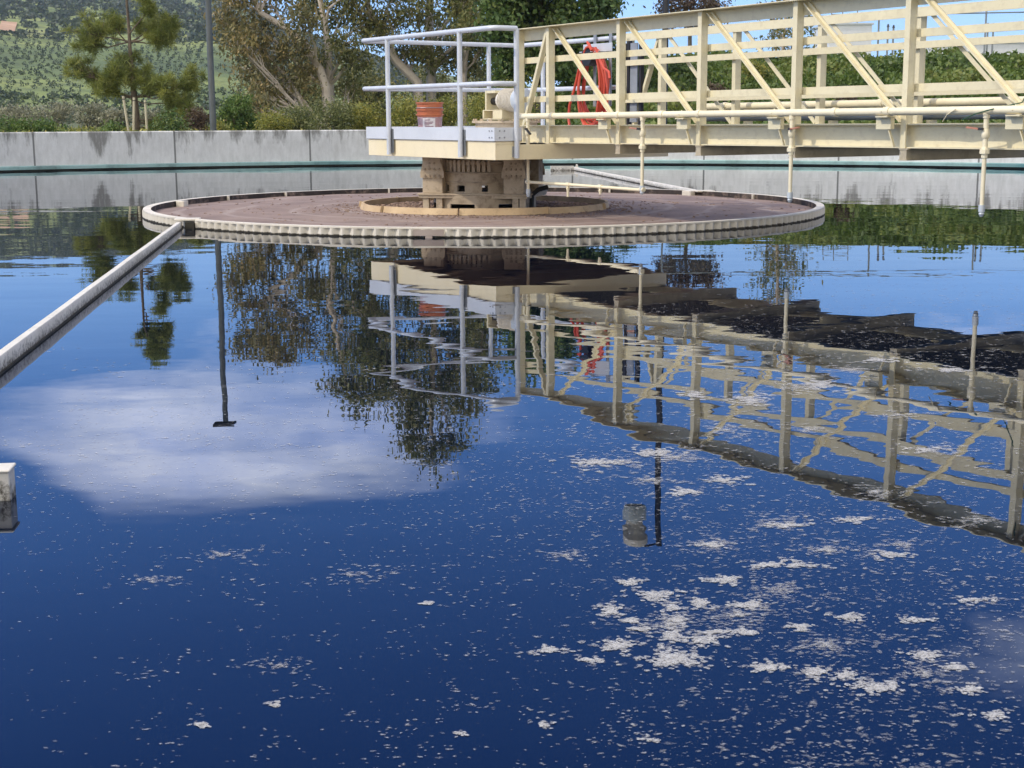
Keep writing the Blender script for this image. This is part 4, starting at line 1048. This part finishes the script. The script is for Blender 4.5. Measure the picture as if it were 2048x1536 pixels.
# weeds hiding the soil on the left behind the wall
n_ = 12000
yy = rng.uniform(31,60,n_); tanx = rng.uniform(-.46,0,n_); xx = tanx*yy
keep = np.hypot(xx-C.x,yy-C.y) > 17.4; xx, yy = xx[keep], yy[keep]
zz = .55+rng.uniform(0,.24,len(xx))
v_, f_, t_ = leaves(np.stack([xx,yy,zz],1), .16, 3.0, -.6)
o = link('weeds', np_mesh('weeds', v_, f_, {'tint': t_}), LACAC); tag(o, 'yellow green weeds along the ground behind the left wall', 'weeds', kind='stuff')

# ------------------------------------------------------------------ chain link fence and sheds on top of the slope
fc = empty('chain_link_fence'); tag(fc, 'grey chain link fence with thin posts along the top of the slope', 'fence')
fp = []
for px in (1330,1545,1755,1968,2180,2400):
    b = at(px, 110, 53); z = ground_z(b.x, b.y); t = at(px, 30-(px-1755)*.02, 53).z; fp.append((b.x,b.y,z,t))
    MB().tube([(b.x,b.y,z-.2),(b.x,b.y,t+.05)], .034, 8).build('fence_post', GALV, fc, True)
MB().tube([(x,y,t) for x,y,z,t in fp], .024, 8).build('top_rail', GALV, fc, True)
def mesh_mat():
    m, nt, bs = new_mat('chain_link'); bs.inputs['Base Color'].default_value = (.35,.37,.38,1)
    tr = nt.nodes.new('ShaderNodeBsdfTransparent'); ms = nt.nodes.new('ShaderNodeMixShader'); ms.inputs[0].default_value = .10
    nt.links.new(tr.outputs[0], ms.inputs[1]); nt.links.new(bs.outputs[0], ms.inputs[2]); nt.links.new(ms.outputs[0], nt.nodes['Material Output'].inputs[0]); return m
mb = MB()
for (x0,y0,z0,t0),(x1,y1,z1,t1) in zip(fp, fp[1:]): mb.add([(x0,y0,z0),(x1,y1,z1),(x1,y1,t1),(x0,y0,t0)], [(0,1,2,3)])
mb.build('wire_mesh', mesh_mat(), fc)
WHITEP = paint('white_render', (.66,.68,.70), (.74,.76,.78), .6, 0, .6, (.5,.5,.5), .3, 3)
def shed(px0, px1, ptop, Y, label, rail=False):
    a, b = at(px0,105,Y), at(px1,105,Y); z1 = at(px0,ptop,Y).z; g = ground_z((a.x+b.x)/2, Y)-.1
    r = empty('shed', ((a.x+b.x)/2, Y, g)); w = (b.x-a.x)/2; tag(r, label, 'shed'); h = z1-g
    MB().box(-w,w,0,4.5,0,h-.1).build('wall', WHITEP, r)
    MB().box(-w-.1,w+.1,-.1,4.6,h-.099,h).build('roof', LGREY, r)
    MB().box(-w*.3,w*.15,-.03,-.001,0,min(2.1,h-.3)).build('door', LGREY, r)
    if rail:
        mb = MB(); 
        for z in (h+.5,h+1.0): mb.bar((-w+.1,.1,z),(w*.3,.1,z), .05, .05)
        for x in (-w+.1,-w*.4,w*.3): mb.bar((x,.1,h),(x,.1,h+1.03), .05, .05, (0,1,0))
        mb.build('roof_railing', GALV, r)
shed(1658,1742,46,88,'white flat roofed shed beyond the fence', True)
shed(1860,2120,84,95,'long low pale grey shed beyond the fence at the right')
for px, ptop, lab in ((1774,54,'thin dark post left of the pair beyond the fence'),(1785,56,'thin dark post right of the pair beyond the fence'),(1973,52,'thin dark post just right of a fence post'),(1984,52,'thin dark post farthest right beyond the fence')):
    b = at(px,105,60); z = ground_z(b.x,b.y)-.1; t = at(px,ptop,60).z; r = empty('thin_post', (b.x,b.y,z)); tag(r, lab, 'post', 'thin posts beyond the fence')
    MB().tube([(0,0,0),(0,0,t-z)], .04, 8).build('shaft', GALV, r, True); MB().tube([(0,0,t-z),(0,0,t-z+.12)], [.06,.03], 8).build('cap', BLACK, r, True)

# ------------------------------------------------------------------ air between here and the hill
hzm = bpy.data.materials.new('haze_air'); hzm.use_nodes = True; ht = hzm.node_tree; ht.nodes.clear()
pv = ht.nodes.new('ShaderNodeVolumePrincipled'); pv.inputs['Color'].default_value = (.80,.88,1,1); pv.inputs['Density'].default_value = HAZE; pv.inputs['Anisotropy'].default_value = .2
mo = ht.nodes.new('ShaderNodeOutputMaterial'); ht.links.new(pv.outputs[0], mo.inputs['Volume'])
if HAZE > 0:
    o = MB().box(-1750,1750,-400,1800,-60,140).build('haze', hzm); tag(o, 'thin bluish haze in the air in front of the far hillside', 'haze', kind='stuff')
# ------------------------------------------------------------------ sky, sun, camera
SUN_EL = math.radians(42); SH = Vector((-.97,-.24)).normalized()
wd = bpy.data.worlds.new('World'); sc.world = wd; wd.use_nodes = True; nt = wd.node_tree
bg = nt.nodes['Background']
sky = nt.nodes.new('ShaderNodeTexSky'); sky.sky_type = 'NISHITA'; sky.sun_disc = False
sky.sun_elevation = SUN_EL; sky.sun_rotation = math.atan2(SH.x, SH.y); sky.ozone_density = 6.0; sky.dust_density = .3; sky.air_density = 1.0; sky.altitude = 200
tc = nt.nodes.new('ShaderNodeTexCoord'); gv = tc.outputs['Generated']
sx = nt.nodes.new('ShaderNodeSeparateXYZ'); nt.links.new(gv, sx.inputs[0])
el = math_(nt, 'MULTIPLY', math_(nt, 'ARCSINE', sx.outputs[2]), 180/math.pi)
az = math_(nt, 'MULTIPLY', math_(nt, 'ARCTAN2', sx.outputs[0], sx.outputs[1]), 180/math.pi)
comb = nt.nodes.new('ShaderNodeCombineXYZ'); nt.links.new(math_(nt,'MULTIPLY',az,.055), comb.inputs[0]); nt.links.new(math_(nt,'MULTIPLY',el,.16), comb.inputs[1])
cn = noise(nt, 1.0, 8, .58, comb.outputs[0])
cn2 = noise(nt, .45, 3, .5, comb.outputs[0])
def gauss(a0, sa, e0, se):
    p = math_(nt,'POWER', math_(nt,'DIVIDE', math_(nt,'SUBTRACT',az,a0), sa), 2.0)
    q = math_(nt,'POWER', math_(nt,'DIVIDE', math_(nt,'SUBTRACT',el,e0), se), 2.0)
    return math_(nt,'EXPONENT', math_(nt,'MULTIPLY', math_(nt,'ADD',p,q), -1.0))
m1 = math_(nt,'ADD', gauss(-13, 13, 12.0, 4.2), math_(nt,'MULTIPLY', gauss(-9.5, 7, 14.1, 1.3), .55)); m2 = gauss(19, 7, 8.5, 2.2); m3 = gauss(20, 5, 20.5, 3.2); m4 = gauss(60, 30, 25, 12); m5 = gauss(-70, 35, 30, 14)
dens = math_(nt,'ADD', math_(nt,'ADD', math_(nt,'MULTIPLY',m1,.74), math_(nt,'MULTIPLY',m2,.62)), math_(nt,'ADD', math_(nt,'MULTIPLY',m3,.33), math_(nt,'ADD', math_(nt,'MULTIPLY',m4,.35), math_(nt,'MULTIPLY',m5,.35))))
cut = nt.nodes.new('ShaderNodeMapRange'); cut.interpolation_type = 'SMOOTHSTEP'
for k, v in (('From Min',14.2),('From Max',15.7),('To Min',1.0),('To Max',.0)): cut.inputs[k].default_value = v
nt.links.new(math_(nt,'ADD', math_(nt,'ADD', el, math_(nt,'MULTIPLY', math_(nt,'SUBTRACT',math_(nt,'ADD',math_(nt,'MULTIPLY',cn2,.5),math_(nt,'MULTIPLY',cn,.5)),.5), 6.5)), math_(nt,'ADD', math_(nt,'MULTIPLY', math_(nt,'MAXIMUM', math_(nt,'ADD',az,3.5), 0.0), .6), math_(nt,'MULTIPLY', math_(nt,'MAXIMUM', math_(nt,'SUBTRACT',-16.5,az), 0.0), .7))), cut.inputs['Value'])
cl_ = math_(nt,'ADD', math_(nt,'SUBTRACT', dens, .34), math_(nt,'MULTIPLY', math_(nt,'SUBTRACT',cn,.5), 1.75))
cover = math_(nt,'MULTIPLY', cl_, 1.9, True)
cutg = math_(nt,'MAXIMUM', cut.outputs[0], math_(nt,'MULTIPLY', math_(nt,'SUBTRACT', az, 8.0), .25, True))
cover = math_(nt,'MULTIPLY', math_(nt,'MULTIPLY', cover, cutg), .92)
hz = nt.nodes.new('ShaderNodeMapRange'); hz.interpolation_type = 'SMOOTHSTEP'
for k, v in (('From Min',0.0),('From Max',11.0),('To Min',.55),('To Max',0)): hz.inputs[k].default_value = v
nt.links.new(el, hz.inputs['Value'])
SKY_STR = .145
tint = mix(nt, 1.0, sky.outputs[0], (.50,.74,1.1), 'MULTIPLY')
base = mix(nt, hz.outputs[0], tint, (3.9,5.9,9.6))
up = nt.nodes.new('ShaderNodeMapRange'); up.interpolation_type = 'SMOOTHSTEP'      # unseen broken cloud overhead, added to brighten and neutralise the ambient light
for k, v in (('From Min',28.0),('From Max',42.0),('To Min',0.0),('To Max',1.0)): up.inputs[k].default_value = v
nt.links.new(el, up.inputs['Value'])
n3 = noise(nt, 3.2, 7, .6, gv)
c3 = math_(nt,'MULTIPLY', math_(nt,'MULTIPLY', math_(nt,'SUBTRACT', n3, .46), 8.0, True), up.outputs[0])
base = mix(nt, c3, base, (11.8,11.0,9.8))
bh = nt.nodes.new('ShaderNodeMapRange'); bh.interpolation_type = 'SMOOTHSTEP'      # unseen cloud bank behind the camera, added as fill for faces towards it
for k, v in (('From Min',.12),('From Max',.6),('To Min',0.0),('To Max',1.0)): bh.inputs[k].default_value = v
nt.links.new(math_(nt,'MULTIPLY', sx.outputs[1], -1.0), bh.inputs['Value'])
c4 = math_(nt,'MULTIPLY', math_(nt,'MULTIPLY', math_(nt,'SUBTRACT', n3, .36), 7.0, True), bh.outputs[0])
base = mix(nt, math_(nt,'MULTIPLY',c4,.95), base, (10.4,9.8,8.7))
cn4 = noise(nt, 2.3, 6, .6, comb.outputs[0])
ccol = ramp(nt, cn4, [(.36,(.60,.68,.90)),(.60,(1,1,1))])
skyc = mix(nt, cover, base, mix(nt, 1.0, ccol, (12.2,12.4,13.6), 'MULTIPLY'))
nt.links.new(skyc, bg.inputs[0]); bg.inputs[1].default_value = SKY_STR
sun = bpy.data.lights.new('sun', 'SUN'); sun.energy = 2.0; sun.angle = math.radians(.5); sun.color = (1,.91,.77)
so = bpy.data.objects.new('sun', sun); COL.objects.link(so)
d = Vector((SH.x*math.cos(SUN_EL), SH.y*math.cos(SUN_EL), math.sin(SUN_EL)))
so.rotation_euler = d.to_track_quat('Z','Y').to_euler(); so.location = d*60

cam = bpy.data.cameras.new('camera'); co = bpy.data.objects.new('camera', cam); COL.objects.link(co); sc.camera = co
cam.sensor_fit = 'HORIZONTAL'; cam.sensor_width = 36; cam.lens = F/2048*36; cam.clip_start = .02; cam.clip_end = 6000
r0 = Vector((1,0,0)); u0 = Vector((0,math.sin(TH),math.cos(TH))); c_, s_ = math.cos(RO), math.sin(RO)
r1 = r0*c_+u0*s_; u1 = u0*c_-r0*s_; bk_ = r1.cross(u1)
co.matrix_world = Matrix(((r1.x,u1.x,bk_.x,0),(r1.y,u1.y,bk_.y,0),(r1.z,u1.z,bk_.z,H),(0,0,0,1)))
sc.view_settings.view_transform = 'Standard'; sc.view_settings.look = 'None'; sc.view_settings.exposure = .42; sc.view_settings.gamma = 1
sc.cycles.transparent_max_bounces = 24; sc.cycles.max_bounces = 6
sc.cycles.use_denoising = True
